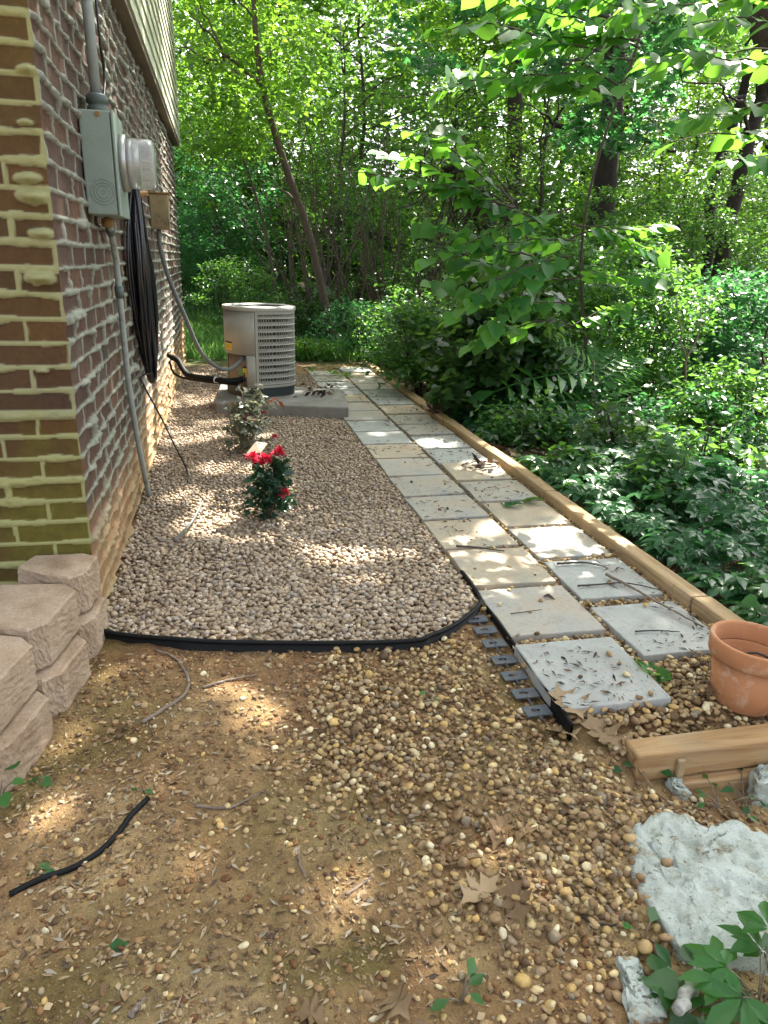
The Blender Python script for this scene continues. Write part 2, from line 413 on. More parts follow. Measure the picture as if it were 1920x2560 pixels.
# leaf templates: x along the leaf, y across, z up
def tmpl(v, f): return np.array(v, float), np.array(f, int)
LEAF = tmpl([(0,0,0),(.45,.27,.05),(1,0,-.08),(.45,-.27,.05),(.5,0,-.02)], [(0,4,1),(4,2,1),(0,3,4),(3,2,4)])
SLIM = tmpl([(0,0,0),(.4,.15,.04),(1,0,-.08),(.4,-.15,.04)], [(0,2,1),(0,3,2)])
_h = [(0,0,0),(-.10,.20,.03),(.0,.40,.05),(.25,.50,.05),(.55,.38,.02),(.82,.16,-.04),(1.02,0,-.1)]
_hv = _h + [(x,-y,z) for x, y, z in _h[1:6]] + [(.45,0,-.03)]
_ring = [0,1,2,3,4,5,6,11,10,9,8,7]
HEART = tmpl(_hv, [(12, _ring[(i+1) % 12], _ring[i]) for i in range(12)])
_o = [(0,0,0),(.15,.08,.02),(.25,.30,.04),(.36,.10,.01),(.52,.42,.04),(.62,.12,.0),(.80,.30,.0),(.84,.08,-.03),(1.05,0,-.1)]
_ov = _o + [(x,-y,z) for x, y, z in _o[1:8]] + [(.5,0,-.01)]
_oring = [0,1,2,3,4,5,6,7,8,15,14,13,12,11,10,9]
OAK = tmpl(_ov, [(16, _oring[(i+1) % 16], _oring[i]) for i in range(16)])
def palm_tmpl(n=5, w=.17):
    v, f = [(0,0,0)], []
    for i in range(n):
        a = RAD(-100+200*i/(n-1)); L = 1.0-.22*abs(i-(n-1)/2)
        c, s = math.cos(a), math.sin(a); o = len(v)
        for x, y, z in ((.06, 0, 0), (.30, w*.62, .04), (.60, w, .03), (.84, w*.5, -.05), (1.0, 0, -.13), (.84, -w*.5, -.05), (.60, -w, .03), (.30, -w*.62, .04), (.58, 0, -.02)):
            x *= L; v.append((c*x-s*y, s*x+c*y, z))
        f += [(o+8, o+(q+1) % 8, o+q) for q in range(8)]
    return tmpl(v, f)
PALM = palm_tmpl()
def comp_tmpl(pairs=7):
    v, f = [], []
    for i in range(pairs):
        x0 = .14+.80*i/pairs; L = .30*(1-.5*abs(i/pairs-.4))
        dz = -.35*x0*x0
        for s in (1, -1):
            o = len(v)
            for x, y, z in ((0,0,0), (.08, .5, .0), (.16, 1, -.12), (-.06, .45, .0)):
                v.append((x0+x*L*2.2, s*y*L, dz+z*L))
            f += [(o, o+2, o+1), (o, o+3, o+2)]
    o = len(v); v += [(.93,0,-.3),(1.06,.07,-.36),(1.22,0,-.46),(1.06,-.07,-.36)]; f += [(o,o+2,o+1),(o,o+3,o+2)]
    n = 6                                                      # the rachis, a slim three sided rod
    o = len(v)
    for i in range(n+1):
        x = .95*i/n
        for a in range(3):
            v.append((x, .008*math.cos(a*2.094), -.35*x*x+.008*math.sin(a*2.094)))
    for i in range(n):
        for a in range(3):
            b = (a+1) % 3
            f += [(o+i*3+a, o+i*3+b, o+i*3+3+b), (o+i*3+a, o+i*3+3+b, o+i*3+3+a)]
    return tmpl(v, f)
COMP = comp_tmpl()

def unit(a): return a/(np.linalg.norm(a, axis=-1, keepdims=True)+1e-9)
def leaves_geo(pos, dirs, nrm, size, T, var, width=1.0):
    tv, tf = T
    d = unit(dirs); s = unit(np.cross(nrm, d)); n = np.cross(d, s)
    V = pos[:, None, :] + size[:, None, None]*(tv[None, :, 0:1]*d[:, None, :] + width*tv[None, :, 1:2]*s[:, None, :] + tv[None, :, 2:3]*n[:, None, :])
    k = len(tv)
    Fc = (tf[None, :, :] + (np.arange(len(pos))*k)[:, None, None]).reshape(-1, 3)
    return V.reshape(-1, 3), Fc, np.repeat(var, k)
def merge_geo(parts):
    vs, fs, at, o = [], [], [], 0
    for v, f, a in parts:
        vs.append(v); fs.append(f+o); at.append(a); o += len(v)
    return np.vstack(vs), np.vstack(fs), np.concatenate(at)
def cloud(centers, radius, per, size, T, seed, flat=.55, tilt=.6, svar=.35, width=1.0):
    """leaf clusters: `per` leaves round every centre, lying roughly level"""
    g = np.random.default_rng(seed)
    C = np.repeat(np.asarray(centers, float), per, 0); n = len(C)
    rad = np.repeat(np.broadcast_to(radius, (len(centers),)), per)
    off = g.normal(size=(n, 3)); off = unit(off)*(g.random((n, 1))**.5)*rad[:, None]; off[:, 2] *= flat
    az = g.random(n)*2*math.pi
    d = np.stack([np.cos(az), np.sin(az), -.25+.35*g.normal(size=n)], 1)
    nr = np.stack([tilt*g.normal(size=n), tilt*g.normal(size=n), np.ones(n)], 1)
    cv = np.repeat(g.random(len(centers)), per)
    return leaves_geo(C+off, d, nr, size*(1+svar*(g.random(n)-.5)*2), T, np.clip(.55*cv+.45*g.random(n), 0, 1), width)
def leaf_obj(name, geo, mat, parent=None):
    v, f, a = geo
    return mesh_obj(name, v, f, mat, parent, False, attrs={'var': a})

# ------------------------------------------------------------------ terrain
def ground_z(x, y):
    x, y = np.asarray(x, float), np.asarray(y, float)
    z = -.040 + .014*np.clip((y-1.6)/.3, 0, 1)
    front = np.clip((2.0-y)/1.2, 0, 1)
    z = z - .03*front - .06*np.clip((1.6-y)/.8, 0, 1)*np.clip((x-.7)/.5, 0, 1)
    z = z - np.clip((1.355-y)/.03, 0, 1)*np.clip((x-.86)/.13, 0, 1)*(.035+.075*np.clip((x-1.0)/.5, 0, 1))
    bed = np.clip((y-2.02)/.06, 0, 1)*np.clip((.86-x)/.03, 0, 1)*np.clip((x+.6)/.05, 0, 1)
    path = np.clip((y-1.42)/.08, 0, 1)*np.clip((x-.86)/.02, 0, 1)*np.clip((1.66-x)/.04, 0, 1)
    z = np.maximum(z, z*(1-bed) + (-.018)*bed)
    z = np.maximum(z, z*(1-path) + (-.03)*path)
    far = np.clip((y-7.5)/1.5, 0, 1)
    z = z*(1-far) + far*np.maximum(z, -.03) 
    slope = np.clip((x-1.66)/.3, 0, 1)
    z = z - slope*(.05 + .07*np.clip(x-1.7, 0, 9))
    z = z + np.clip(y-9, 0, 30)*.022*np.clip((3-x)/3, 0, 1) + np.clip(y-12, 0, 60)*.02
    z = z + .02*(fbm(x*1.7, y*1.7, 0, 3)-.5) + .016*(fbm(x*11, y*11, 2, 3)-.5) + .012*(fbm(x*30, y*30, 6, 2)-.5)*(np.abs(y-1.3) < 1.6)
    z = z + .35*(fbm(x*.35, y*.35, 5, 3)-.5)*np.clip((np.abs(x-.6)-2.0)/3, 0, 1)
    return z
def grade(lo, hi, f0, f1, fine, grow):
    a = list(np.arange(f0, f1, fine)); s = fine
    while a[-1] < hi: s *= grow; a.append(a[-1]+s)
    s = fine
    while a[0] > lo: s *= grow; a.insert(0, a[0]-s)
    return np.array(a)
gx = grade(-60, 90, -.8, 1.9, .014, 1.09); gy = grade(-20, 130, .55, 2.9, .014, 1.07)
GX, GY = np.meshgrid(gx, gy, indexing='xy')
GZ = ground_z(GX, GY)
def grid_faces(nr, nc):
    i = np.arange(nr-1)[:, None]*nc + np.arange(nc-1)[None, :]
    return np.stack([i, i+1, i+nc+1, i+nc], -1).reshape(-1, 4)
forest = np.clip((GX-1.66)/.15, 0, 1); forest = np.maximum(forest, np.clip((GY-7.6-.6*fbm(GX*2, GY*2))/.6, 0, 1))
lawn = np.clip((GY-8.0)/.8, 0, 1)*np.clip((2.2-GX)/1.2, 0, 1)*np.clip((fbm(GX*1.5, GY*1.5, 4)-.33)*6, 0, 1)
pu, pv = to_px(np.stack([GX, GY, GZ], -1))
m1 = onz(800, 2450, -.1); moss_tint = np.exp(-(((GX-m1[0])/.17)**2+((GY-m1[1])/.07)**2))*1.3
m2 = onz(250, 1930, -.1); moss_tint = np.maximum(moss_tint, np.exp(-(((GX-m2[0])/.2)**2+((GY-m2[1])/.1)**2)))
moss_tint = np.clip(moss_tint*(.3+1.4*fbm(GX*9, GY*9, 1, 3))-.25, 0, 1)
moss_tint = np.where((GY < 3) & (GX < 1.7), np.maximum(moss_tint, np.clip((fbm(GX*2.3, GY*2.3, 8, 3)-.62)*5, 0, .7)), 0)
ground = mesh_obj('ground', np.stack([GX, GY, GZ], -1).reshape(-1, 3), grid_faces(*GX.shape), 'ground', None, True,
                  attrs={'forest': forest.ravel(), 'lawn': lawn.ravel(), 'moss_tint': moss_tint.ravel(), 'clay': (np.clip((GY-1.30)/.35, 0, 1)*np.clip(.25+1.5*(fbm(GX*3, GY*3, 17, 3)-.3), 0, 1)).ravel()})
tag(ground, 'bare reddish clay yard running into brown woodland floor', 'ground', kind='structure')

# ------------------------------------------------------------------ house
WX, WY, WEND = -.44, 2.25, 8.85
COURSE, BL = .0677, .2135
def brick_height(s, z, seed):
    wob = .0045*(fbm(s*6, z*5, seed, 3)-.5)*2
    zz = z+wob
    row = np.floor(zz/COURSE); dz = zz-row*COURSE; dz = np.minimum(dz, COURSE-dz)
    off = (row.astype(int) % 2)*BL*.5
    sw = s+.006*(fbm(s*9, z*7, seed+3, 2)-.5)*2 + off
    col = np.floor(sw/BL); ds = sw-col*BL; ds = np.minimum(ds, BL-ds)
    n1 = fbm(s*14, z*11, seed+5, 3); n2 = vnoise(s*5, z*15, seed+9)
    wh = .0048 + .009*np.clip(n1-.42, 0, 1)*2.2 + .016*np.clip(n2-.74, 0, 1)*3
    wv = .0042 + .008*np.clip(n1-.45, 0, 1)*2.0
    rid = np.maximum(np.exp(-(dz/(wh*1.12))**4), .85*np.exp(-(ds/(wv*1.12))**4))
    prot = .006 + .018*np.clip(n1-.38, 0, 1)*1.6 + .02*np.clip(n2-.74, 0, 1)*3
    face = .003*(fbm(s*40, z*40, seed+11, 3)-.5)
    h = face*(1-rid) + rid*prot*(.45+1.1*fbm(s*70, z*70, seed+13, 3))
    mort = np.clip((rid-.28)/.25, 0, 1)
    bid = np.modf(np.abs(np.sin(row*12.9898+col*78.233+seed)*43758.5453))[0]
    return h, mort, bid
ys = [WY]
while ys[-1] < WEND: ys.append(min(WEND, ys[-1]+.0065*(ys[-1]/WY)**1.35))
ys = np.array(ys); zs = np.arange(-.12, 2.32, .0042)
S, Z = np.meshgrid(ys-WY, zs, indexing='xy')
hS, mS, bS = brick_height(S, Z, 1)
xs = np.arange(0, .62, .0045)
S2, Z2 = np.meshgrid(xs, zs, indexing='xy')
hF, mF, bF = brick_height(S2+BL*.0, Z2, 20)
blob = np.zeros_like(hF)
for bu, bv, w in ((60,385,1.0),(75,425,1.2),(60,150,.8),(55,265,.7),(95,505,1.0),(90,600,1.2),(95,800,.6)):
    p = ony(bu*1.157*.9+8, bv*1.157, WY)
    sx = WX-p[0]
    blob = np.maximum(blob, np.exp(-(((S2-sx)/(.030*w))**2+((Z2-p[2])/(.013*w))**2)*(.6+.9*fbm(S2*50, Z2*50, 3, 2)))*.030*w)
hF = np.maximum(hF*.5, blob); mF = np.maximum(mF, np.clip((blob-.005)/.004, 0, 1))
fade = np.clip(S/.012, 0, 1); fade2 = np.clip(S2/.012, 0, 1)
hS = hS*(.35+.65*fade); hF = hF*(.35+.65*fade2)
VS = np.stack([WX+hS, WY+S, Z], -1); VF = np.stack([WX-S2, WY-hF, Z2], -1)
VS[:, 0, 1] = WY-hF[:, 0]; VF[:, 0, 0] = WX+hS[:, 0]
def stain_side(Sv, Zv):
    base = .36 + .10*(fbm(Sv*2, Zv*2, 6, 3)-.5)*2 + .02*Sv
    return np.clip((base-Zv)/.22+.6*(fbm(Sv*12, Zv*12, 4, 3)-.5), 0, 1)
fs = grid_faces(*S.shape); ff = grid_faces(*S2.shape)[:, ::-1]+S.size
core = [(WX-.01, WY+.02), (WX-.01, WEND), (-7, WEND), (-7, WY+.02)]
Vall = np.vstack([VS.reshape(-1, 3), VF.reshape(-1, 3)])
o0 = len(Vall)
cv = np.array([(x, y, z) for z in (-.2, 5.4) for x, y in core])
cf = np.array([(0,1,5,4),(1,2,6,5),(2,3,7,6),(3,0,4,7),(4,5,6,7)])+o0
nfull = lambda a, b: np.concatenate([a.ravel(), b.ravel(), np.zeros(8)])
house = thing('brick_house', 'red brick house side with lumpy pale mortar and pale siding above', 'house', (WX, WY, -.06))
tintF = np.clip((1.05-Z2)/.7, 0, 1)*np.clip(.55+1.3*(fbm(S2*7, Z2*5, 2, 3)-.3), 0, 1)
tintF = np.maximum(tintF, .30+.5*np.clip(fbm(S2*3, Z2*3, 9, 2)-.3, 0, 1))  # mossy towards the foot, with a yellow-olive tint over the whole front face
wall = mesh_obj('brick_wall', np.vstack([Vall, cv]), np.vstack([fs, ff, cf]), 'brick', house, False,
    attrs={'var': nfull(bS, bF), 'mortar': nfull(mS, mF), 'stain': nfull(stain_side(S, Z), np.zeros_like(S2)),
           'moss_tint': nfull(.25*np.clip((.5-Z)/.4, 0, 1)*fbm(S*6, Z*6, 3, 2), tintF)})
SX = -.375
b = MB()
for i in range(26):                                             # lap boards
    z0 = 2.262+i*.112
    b.add([(SX+.012, WY-.4, z0), (SX+.012, WEND, z0), (SX, WEND, z0+.116), (SX, WY-.4, z0+.116),
           (SX-.02, WY-.4, z0), (SX-.02, WEND, z0), (SX-.02, WEND, z0+.116), (SX-.02, WY-.4, z0+.116)],
          [(0,1,2,3), (4,5,1,0), (5,6,2,1), (7,4,0,3)])
b.build('siding', 'siding', house)
b = MB().box((WX-.03, WY-.4, 2.225), (SX+.002, WEND, 2.259)); b.build('trim_board', 'trim', house, bevel=.004)
b = MB().box((SX-.018, WEND+.002, 2.225), (SX+.016, WEND+.05, 5.2)); b.build('corner_board', 'siding', house)

# ------------------------------------------------------------------ things on the wall
mt = thing('electric_meter', 'grey green electric meter cabinet with round glass meter on brick wall', 'electric meter', (-.43, 2.95, 1.25))
MY0, MY1, MZ0, MZ1, MX = 2.82, 3.06, 1.253, 1.575, -.325
MB().box((WX+.004, MY0, MZ0), (MX-.012, MY1, MZ1)).build('cabinet', 'meter_paint', mt, bevel=.005)
MB().box((MX-.010, MY0-.004, MZ0-.004), (MX, MY1+.004, MZ1+.003)).build('cover', 'meter_paint', mt, bevel=.004)
kb = MB()
for r in (.040, .030, .020, .006):                              # knock-out rings pressed into the side
    ring = [(-.378+r*math.cos(t), MY0-.0012, MZ0+.072+r*math.sin(t)) for t in np.linspace(0, 2*math.pi, 33)]
    kb.tube(ring, .0013, 5, False)
kb.build('knockout_rings', 'meter_paint', mt, True)
MB().tube([(-.375, MY0-.004, MZ1-.012), (-.375, MY0+.002, MZ1-.012)], .008, 8).build('screw', 'rust', mt)
cy, cz = 2.945, 1.43
MB().lathe([(.0,.0),(.093,.0),(.093,.02),(.086,.026),(.086,.0)], (MX, cy, cz), 'x', 36).build('socket_ring', 'steel', mt, True)
MB().lathe([(.0,.02),(.072,.02),(.072,.045),(.058,.05),(.058,.062),(0,.062)], (MX, cy, cz), 'x', 32).build('meter_face', 'steel', mt, True)
MB().lathe([(.082,.018),(.082,.095),(.079,.108),(.072,.114),(.0,.116)], (MX, cy, cz), 'x', 40).build('glass_dome', 'glass', mt, True)

hub = onx(230, 260, -.39)
rp = thing('riser_conduit', 'grey metal conduit rising from the top of the meter cabinet', 'conduit', (-.39, 2.92, MZ1))
MB().tube([(-.388, 2.93, MZ1+.06), (-.391, 2.945, 1.9), (-.391, 2.96, 2.222)], .0175, 14).build('pipe', 'conduit', rp, True)
MB().lathe([(.0,0),(.036,0),(.036,.020),(.030,.023),(.030,.029),(.037,.032),(.037,.052),(.030,.058),(.021,.062)], (-.385, 2.925, MZ1+.004), 'z', 20).build('coupling', 'dark_fitting', rp, True)
w = MB().tube(smooth_path([onx(240, 0, -.405)+np.array([0,0,.3]), onx(240, 0, -.405), onx(252, 120, -.405), onx(262, 200, -.405), (-.40, 3.09, MZ1+.0)], 20), .0055, 7)
tag(w.build('wall_cable', 'cable', None, True), 'thin black cable running down brick beside the grey riser conduit', 'cable')

pc = thing('ground_conduit', 'thin grey conduit from meter cabinet down to the gravel', 'conduit', (-.41, 3.3, 0))
bot = onz(374, 1236, .0)
pth = smooth_path([(-.40, 3.0, MZ0-.01), (-.405, 3.12, 1.20), (-.41, 3.225, 1.10), (-.41, 3.245, .93), (-.41, 3.27, .62), (-.408, 3.35, .40), bot*.5+np.array([-.408, 3.30, .40])*.5, bot-np.array([0,0,.03])], 30)
MB().tube(pth, .0125, 10).build('pipe', 'conduit', pc, True)
for q, zz in ((3, 0), (11, 0)): MB().tube([pth[q], pth[q+1]], .018, 10).build('clamp', 'dark_fitting', pc, True)
MB().lathe([(0,0),(.02,0),(.02,.03),(0,.03)], (-.40, 3.0, MZ0-.035), 'z', 12).build('fitting', 'rust', pc, True)

db = thing('disconnect_box', 'weathered tan disconnect box on the brick wall', 'electrical box', (-.42, 5.35, 1.3))
DY0, DY1, DZ0, DZ1 = 5.28, 5.42, 1.285, 1.50
MB().box((WX+.004, DY0, DZ0), (-.315, DY1, DZ1)).build('box', 'disc_box', db, bevel=.004)
MB().box((WX+.002, DY0-.012, DZ1+.001), (-.305, DY1+.008, DZ1+.010)).build('lid', 'rust', db, bevel=.002)
MB().box((WX+.012, DY0-.006, DZ0+.012), (-.325, DY0-.0005, DZ1-.012)).build('front_panel', 'disc_box', db, bevel=.002)

wp = [ (-.40, 5.36, DZ0+.0), onx(400+8, 610, -.40)*0+np.array([-.40, 5.36, 1.15]) ]
A_ = [(404, 640, -.40), (420, 695, -.36)]
pts = [np.array([-.39, 5.36, DZ0+.005]), np.array([-.39, 5.36, 1.18])]
for u, v, y in ((421, 693, 5.38), (463, 793, 5.42), (500, 877, 5.50), (540, 916, 5.56), (571, 924, 5.60), (595, 908, 5.67)): pts.append(ony(u, v, y))
pts.append(ony(606, 893, 5.76))
wo = MB().tube(smooth_path(pts, 44), .0155, 10).build('flexible_conduit', 'grey_rubber', None, True)
tag(wo, 'grey flexible conduit drooping from disconnect box to the air conditioner', 'conduit')

# hank of black cable
ck = thing('cable_coil', 'long hank of black cable hanging on the brick wall', 'cable', (-.40, 3.9, .5))
g = np.random.default_rng(2)
ct, cb = np.array([-.375, 3.80, 1.395]), np.array([-.372, 3.98, .50])
loops = MB()
for i in range(30):
    t = np.linspace(0, 2*math.pi, 40)
    hw = .07+.10*g.random(); ox = -.045+.085*g.random(); lw = g.random()*.10
    a = .5*(1+np.cos(t))                                      # 1 at the top
    zz = cb[2]-.02+.06*g.random() + (ct[2]-cb[2]-.02+.04*g.random())*a
    yy = cb[1]+(ct[1]-cb[1])*a + hw*np.sin(t)*(.42+.58*np.sin(np.clip(1-a, 0, 1)*math.pi*.72+.25))
    xx = ct[0]+ox*(.35+.65*np.sin((1-a)*math.pi)) + .006*np.sin(3*t+i)
    loops.tube(np.stack([xx, yy, zz], 1), .0078, 7, False)
loops.build('loops', 'cable', ck, True)
MB().tube([(ct[0]-.05, ct[1], ct[2]-.01), (ct[0]+.06, ct[1], ct[2]+.0)], .012, 8).build('hook', 'rust', ck, True)
tp = [ony(341, 640, 3.9)*0+np.array([-.36, 4.05, 1.36]), onx(385, 820, -.37), onx(352, 920, -.40), onx(357, 955, -.40)]
w = MB().tube(smooth_path([np.array([-.355, 3.95, .55]), onx(356, 940, -.40), onz(359, 962, .42)*0+onx(362, 968, -.39), ony(405, 1048, 3.75), ony(437, 1115, 3.75), onz(467, 1175, .05), onz(469, 1205, .0)], 30), .0045, 6)
tag(w.build('loose_wire', 'cable', None, True), 'thin black wire hanging from the cable hank onto gravel', 'wire')
w = MB().tube(smooth_path([np.array([-.43, 6.02, .36]), np.array([-.36, 5.96, .34]), ony(470, 937, 5.85), ony(530, 948, 5.75), ony(570, 953, 5.70), ony(604, 950, 5.75)], 26), .024, 12)
rl = thing('refrigerant_line', 'black insulated pipe from brick wall to the air conditioner base', 'pipe', (-.2, 5.9, .3))
w.build('insulation', 'black_plastic', rl, True)
q = ony(548, 951, 5.725); q2 = ony(537, 949, 5.74)
MB().tube([q2, q], .0255, 12, False).build('tape', 'white_tape', rl, True)
MB().tube(smooth_path([np.array([-.43, 6.0, .33]), ony(440, 928, 5.92)-np.array([0,0,.03]), ony(510, 942, 5.78)-np.array([0,0,.035]), ony(600, 962, 5.75)], 18), .009, 8).build('thin_pipe', 'black_plastic', rl, True)

# ------------------------------------------------------------------ concrete pad and air conditioner
padp = [(-.085, 5.55), (.895, 5.26), (.985, 6.03), (-.04, 6.50)]
pd = mesh_obj('concrete_pad', *(lambda m: (np.array(m.v), m.f))(MB().prism(padp, -.02, .082)), 'pad', None, False, .012, 3)
tag(pd, 'grey concrete slab under the air conditioner beside the stone path', 'slab')
AC0 = np.array([.285, 5.98, .082])
ac = thing('air_conditioner', 'beige round cornered air conditioner with louvred side on concrete slab', 'air conditioner', AC0)
RA, NEXP, ROT = .266, 2.55, RAD(22)
def outline(t, r=1.0, dr=0.0):
    c, s = np.cos(t-ROT), np.sin(t-ROT)
    x = np.sign(c)*np.abs(c)**(2/NEXP); y = np.sign(s)*np.abs(s)**(2/NEXP)
    l = np.hypot(x, y); k = (RA*r*l + dr)/l
    x, y = x*k, y*k
    return x*math.cos(ROT)-y*math.sin(ROT), x*math.sin(ROT)+y*math.cos(ROT)
def shell(t0, t1, z0, z1, n=40, dr=0.0, thick=.006):
    t = np.linspace(t0, t1, n); xo, yo = outline(t, 1, dr); xi, yi = outline(t, 1, dr-thick)
    v = [(AC0[0]+a, AC0[1]+b_, AC0[2]+z) for z in (z0, z1) for a, b_ in list(zip(xo, yo))+list(zip(xi, yi))]
    f = []
    for i in range(n-1):
        f += [(i, i+1, 2*n+i+1, 2*n+i), (n+i+1, n+i, 3*n+i, 3*n+i+1), (2*n+i, 2*n+i+1, 3*n+i+1, 3*n+i), (i+1, i, n+i, n+i+1)]
    f += [(0, 2*n, 3*n, n), (n-1, 2*n-1, 4*n-1, 3*n-1)]
    return v, f
HB, HT = .075, .655
TS = RAD(-97)                                                   # seam between the plain panel and louvres
full = (0, 2*math.pi)
MB().add(*shell(*full, .0, HB, 64, -.008, .05)).build('base_pan', 'ac_dark', ac)
MB().add(*shell(*full, HB, HT, 64, -.045, .01)).build('coil', 'coil', ac)
MB().add(*shell(RAD(-205), TS, .325, HT, 30)).build('control_panel', 'ac_paint', ac, True, .0)
MB().add(*shell(TS-RAD(18), TS, HB, .323, 8)).build('corner_strip', 'ac_paint', ac, True)
MB().add(*shell(RAD(-205), TS-RAD(18), HB, .323, 24, -.03)).build('service_recess', 'ac_recess', ac, True)
lv = MB(); NR = 11
t0, t1 = TS+RAD(1), RAD(155)
pitch = (HT-HB-.03)/NR
lv.add(*shell(t0, t0+RAD(5), HB, HT, 6, .001)); lv.add(*shell(t1-RAD(5), t1, HB, HT, 6, .001))
lv.add(*shell(t0+RAD(5), t1, HB, HB+.02, 50, .001)); lv.add(*shell(t0+RAD(5), t1, HT-.022, HT, 50, .001))
for i in range(NR):
    z0 = HB+.026+i*pitch
    t = np.linspace(t0+RAD(5), t1-RAD(5), 60)
    xo, yo = outline(t, 1, .003); xi, yi = outline(t, 1, -.020)
    v = [(AC0[0]+a, AC0[1]+c, AC0[2]+z0) for a, c in zip(xo, yo)] + [(AC0[0]+a, AC0[1]+c, AC0[2]+z0+pitch*.50) for a, c in zip(xi, yi)] + \
        [(AC0[0]+a*.985, AC0[1]+c*.985, AC0[2]+z0-.002) for a, c in zip(xo, yo)]
    n = 60
    lv.add(v, [(j, j+1, n+j+1, n+j) for j in range(n-1)] + [(j+1, j, 2*n+j, 2*n+j+1) for j in range(n-1)])
for tt in np.linspace(t0+RAD(7), t1-RAD(7), 62):                # slim upright ribs across the slots
    a, c = outline(np.array([tt]), 1, -.004); a2, c2 = outline(np.array([tt]), 1, -.014)
    lv.tube([(AC0[0]+a[0], AC0[1]+c[0], AC0[2]+HB+.01), (AC0[0]+a[0], AC0[1]+c[0], AC0[2]+HT-.01)], .0028, 4, False)
lv.build('louvre_panel', 'ac_paint', ac)
t = np.linspace(0, 2*math.pi, 72, endpoint=False)
lid = MB(); prof = [(1.0, .008, HT+.002), (1.0, .010, HT+.022), (1.0, .004, HT+.032), (.86, 0, HT+.036), (.80, 0, HT+.022), (.80, 0, HT-.04)]
v = []
for r, dr, z in prof:
    xo, yo = outline(t, r, dr)
    if r < .9: xo, yo = RA*r*1.0*np.cos(t), RA*r*1.0*np.sin(t)
    v += [(AC0[0]+a, AC0[1]+c, AC0[2]+z) for a, c in zip(xo, yo)]
lid.add(v, [(i*72+j, i*72+(j+1) % 72, (i+1)*72+(j+1) % 72, (i+1)*72+j) for i in range(len(prof)-1) for j in range(72)])
lid.build('top_cover', 'ac_paint', ac, True)
gr = MB()
for r in np.linspace(.03, RA*.80, 9):
    gr.tube([(AC0[0]+r*math.cos(a), AC0[1]+r*math.sin(a), AC0[2]+HT+.024) for a in np.linspace(0, 2*math.pi, 41)], .0022, 4, False)
for a in np.linspace(0, math.pi, 6, endpoint=False):
    p = np.array([math.cos(a), math.sin(a), 0])*RA*.80
    gr.tube([AC0+p+[0,0,HT+.021], AC0-p+[0,0,HT+.021]], .003, 4)
gr.build('fan_grille', 'ac_dark', ac)
fn = MB(); fn.lathe([(0,-.05),(.05,-.05),(.05,.0),(0,.0)], AC0+np.array([0,0,HT-.0]), 'z', 16)
for a in (0, 2.09, 4.19):
    c, s = math.cos(a), math.sin(a)
    v = [(AC0[0]+c*r-s*w_, AC0[1]+s*r+c*w_, AC0[2]+HT-.05+zz) for r, w_, zz in ((.04,-.02,-.01),(.19,-.08,-.03),(.2,.06,.02),(.04,.02,.01))]
    fn.add(v, [(0,1,2,3)])
fn.build('fan', 'ac_dark', ac)
def sticker(ta, tb, z0, z1, mat, dr, name, par):
    t = np.linspace(ta, tb, 6); x, y = outline(t, 1, dr); n = 6
    v = [(AC0[0]+a, AC0[1]+c, AC0[2]+z) for z in (z0, z1) for a, c in zip(x, y)]
    return mesh_obj(name, np.array(v), [(i, i+1, n+i+1, n+i) for i in range(n-1)], mat, par)
for ta, tb, z0, z1, dr in ((RAD(-167), RAD(-150), .352, .418, .0015), (RAD(-128), RAD(-115.5), .155, .235, -.0275)):
    st = sticker(ta, tb, z0, z1-.014, 'yellow', dr, 'warning_label', ac)
    sticker(ta, tb, z1-.0138, z1, 'ink', dr, 'label_header', st)
    for k in range(4):
        zz = z0+.010+k*(z1-z0-.03)/4
        sticker(ta+RAD(1.5), tb-RAD(1.5), zz, zz+.0025, 'ink', dr+.0008, 'label_line', st)
sticker(RAD(-141), RAD(-129), .165, .225, 'sticker_green', -.0275, 'green_label', ac)
vb = MB()
p = ony(606, 948, 5.77)
vb.tube([p-[.02,0,0], p+[.05,.02,.01]], .02, 10); vb.tube([p+[.02,0,-.02], p+[.02,0,.05]], .012, 8)
vb.build('service_valve', 'ac_dark', ac, True)
for tt, zz in ((TS-RAD(4), .35), (TS-RAD(4), .18), (TS-RAD(4), .62)):
    a, c = outline(np.array([tt]), 1, .001)
    MB().lathe([(0,0),(.005,0),(.004,.003),(0,.003)], (AC0[0]+a[0], AC0[1]+c[0]-.003, AC0[2]+zz), 'z', 8).build('screw', 'steel', ac)

# ------------------------------------------------------------------ retaining blocks at the corner
def block(poly, z0, z1, label, seed):
    P = np.array(poly, float); n = len(P)
    g = np.random.default_rng(seed)
    dens = []
    for i in range(n):
        a, b_ = P[i], P[(i+1) % n]
        for k in range(9): dens.append(a+(b_-a)*k/9)
    D_ = np.array(dens); c = D_.mean(0); m = len(D_)
    rough = lambda s: D_ + unit(D_-c)*(g.normal(size=(m, 1))*s)
    rings, zz = [], np.linspace(z0, z1, 15)
    zz[13] = z1-.005
    for i, z in enumerate(zz):
        k = -.004 if i in (0, 14) else .002
        Q = D_ + unit(D_-c)*(k+(.0045*(fbm(D_[:, :1]*30+seed, D_[:, 1:]*30, z*30, 3)-.5)*(i < 14))+g.normal(size=(m, 1))*(.0012 if i < 14 else .0))
        rings += [(q[0], q[1], z) for q in Q]
    f = [(i*m+j, i*m+(j+1) % m, (i+1)*m+(j+1) % m, (i+1)*m+j) for i in range(14) for j in range(m)]
    f += [tuple(range(14*m, 15*m)), tuple(range(m))[::-1]]
    o = mesh_obj('retaining_block', np.array(rings), f, 'block')
    return tag(o, label, 'block', 'tan concrete blocks of the low retaining wall')
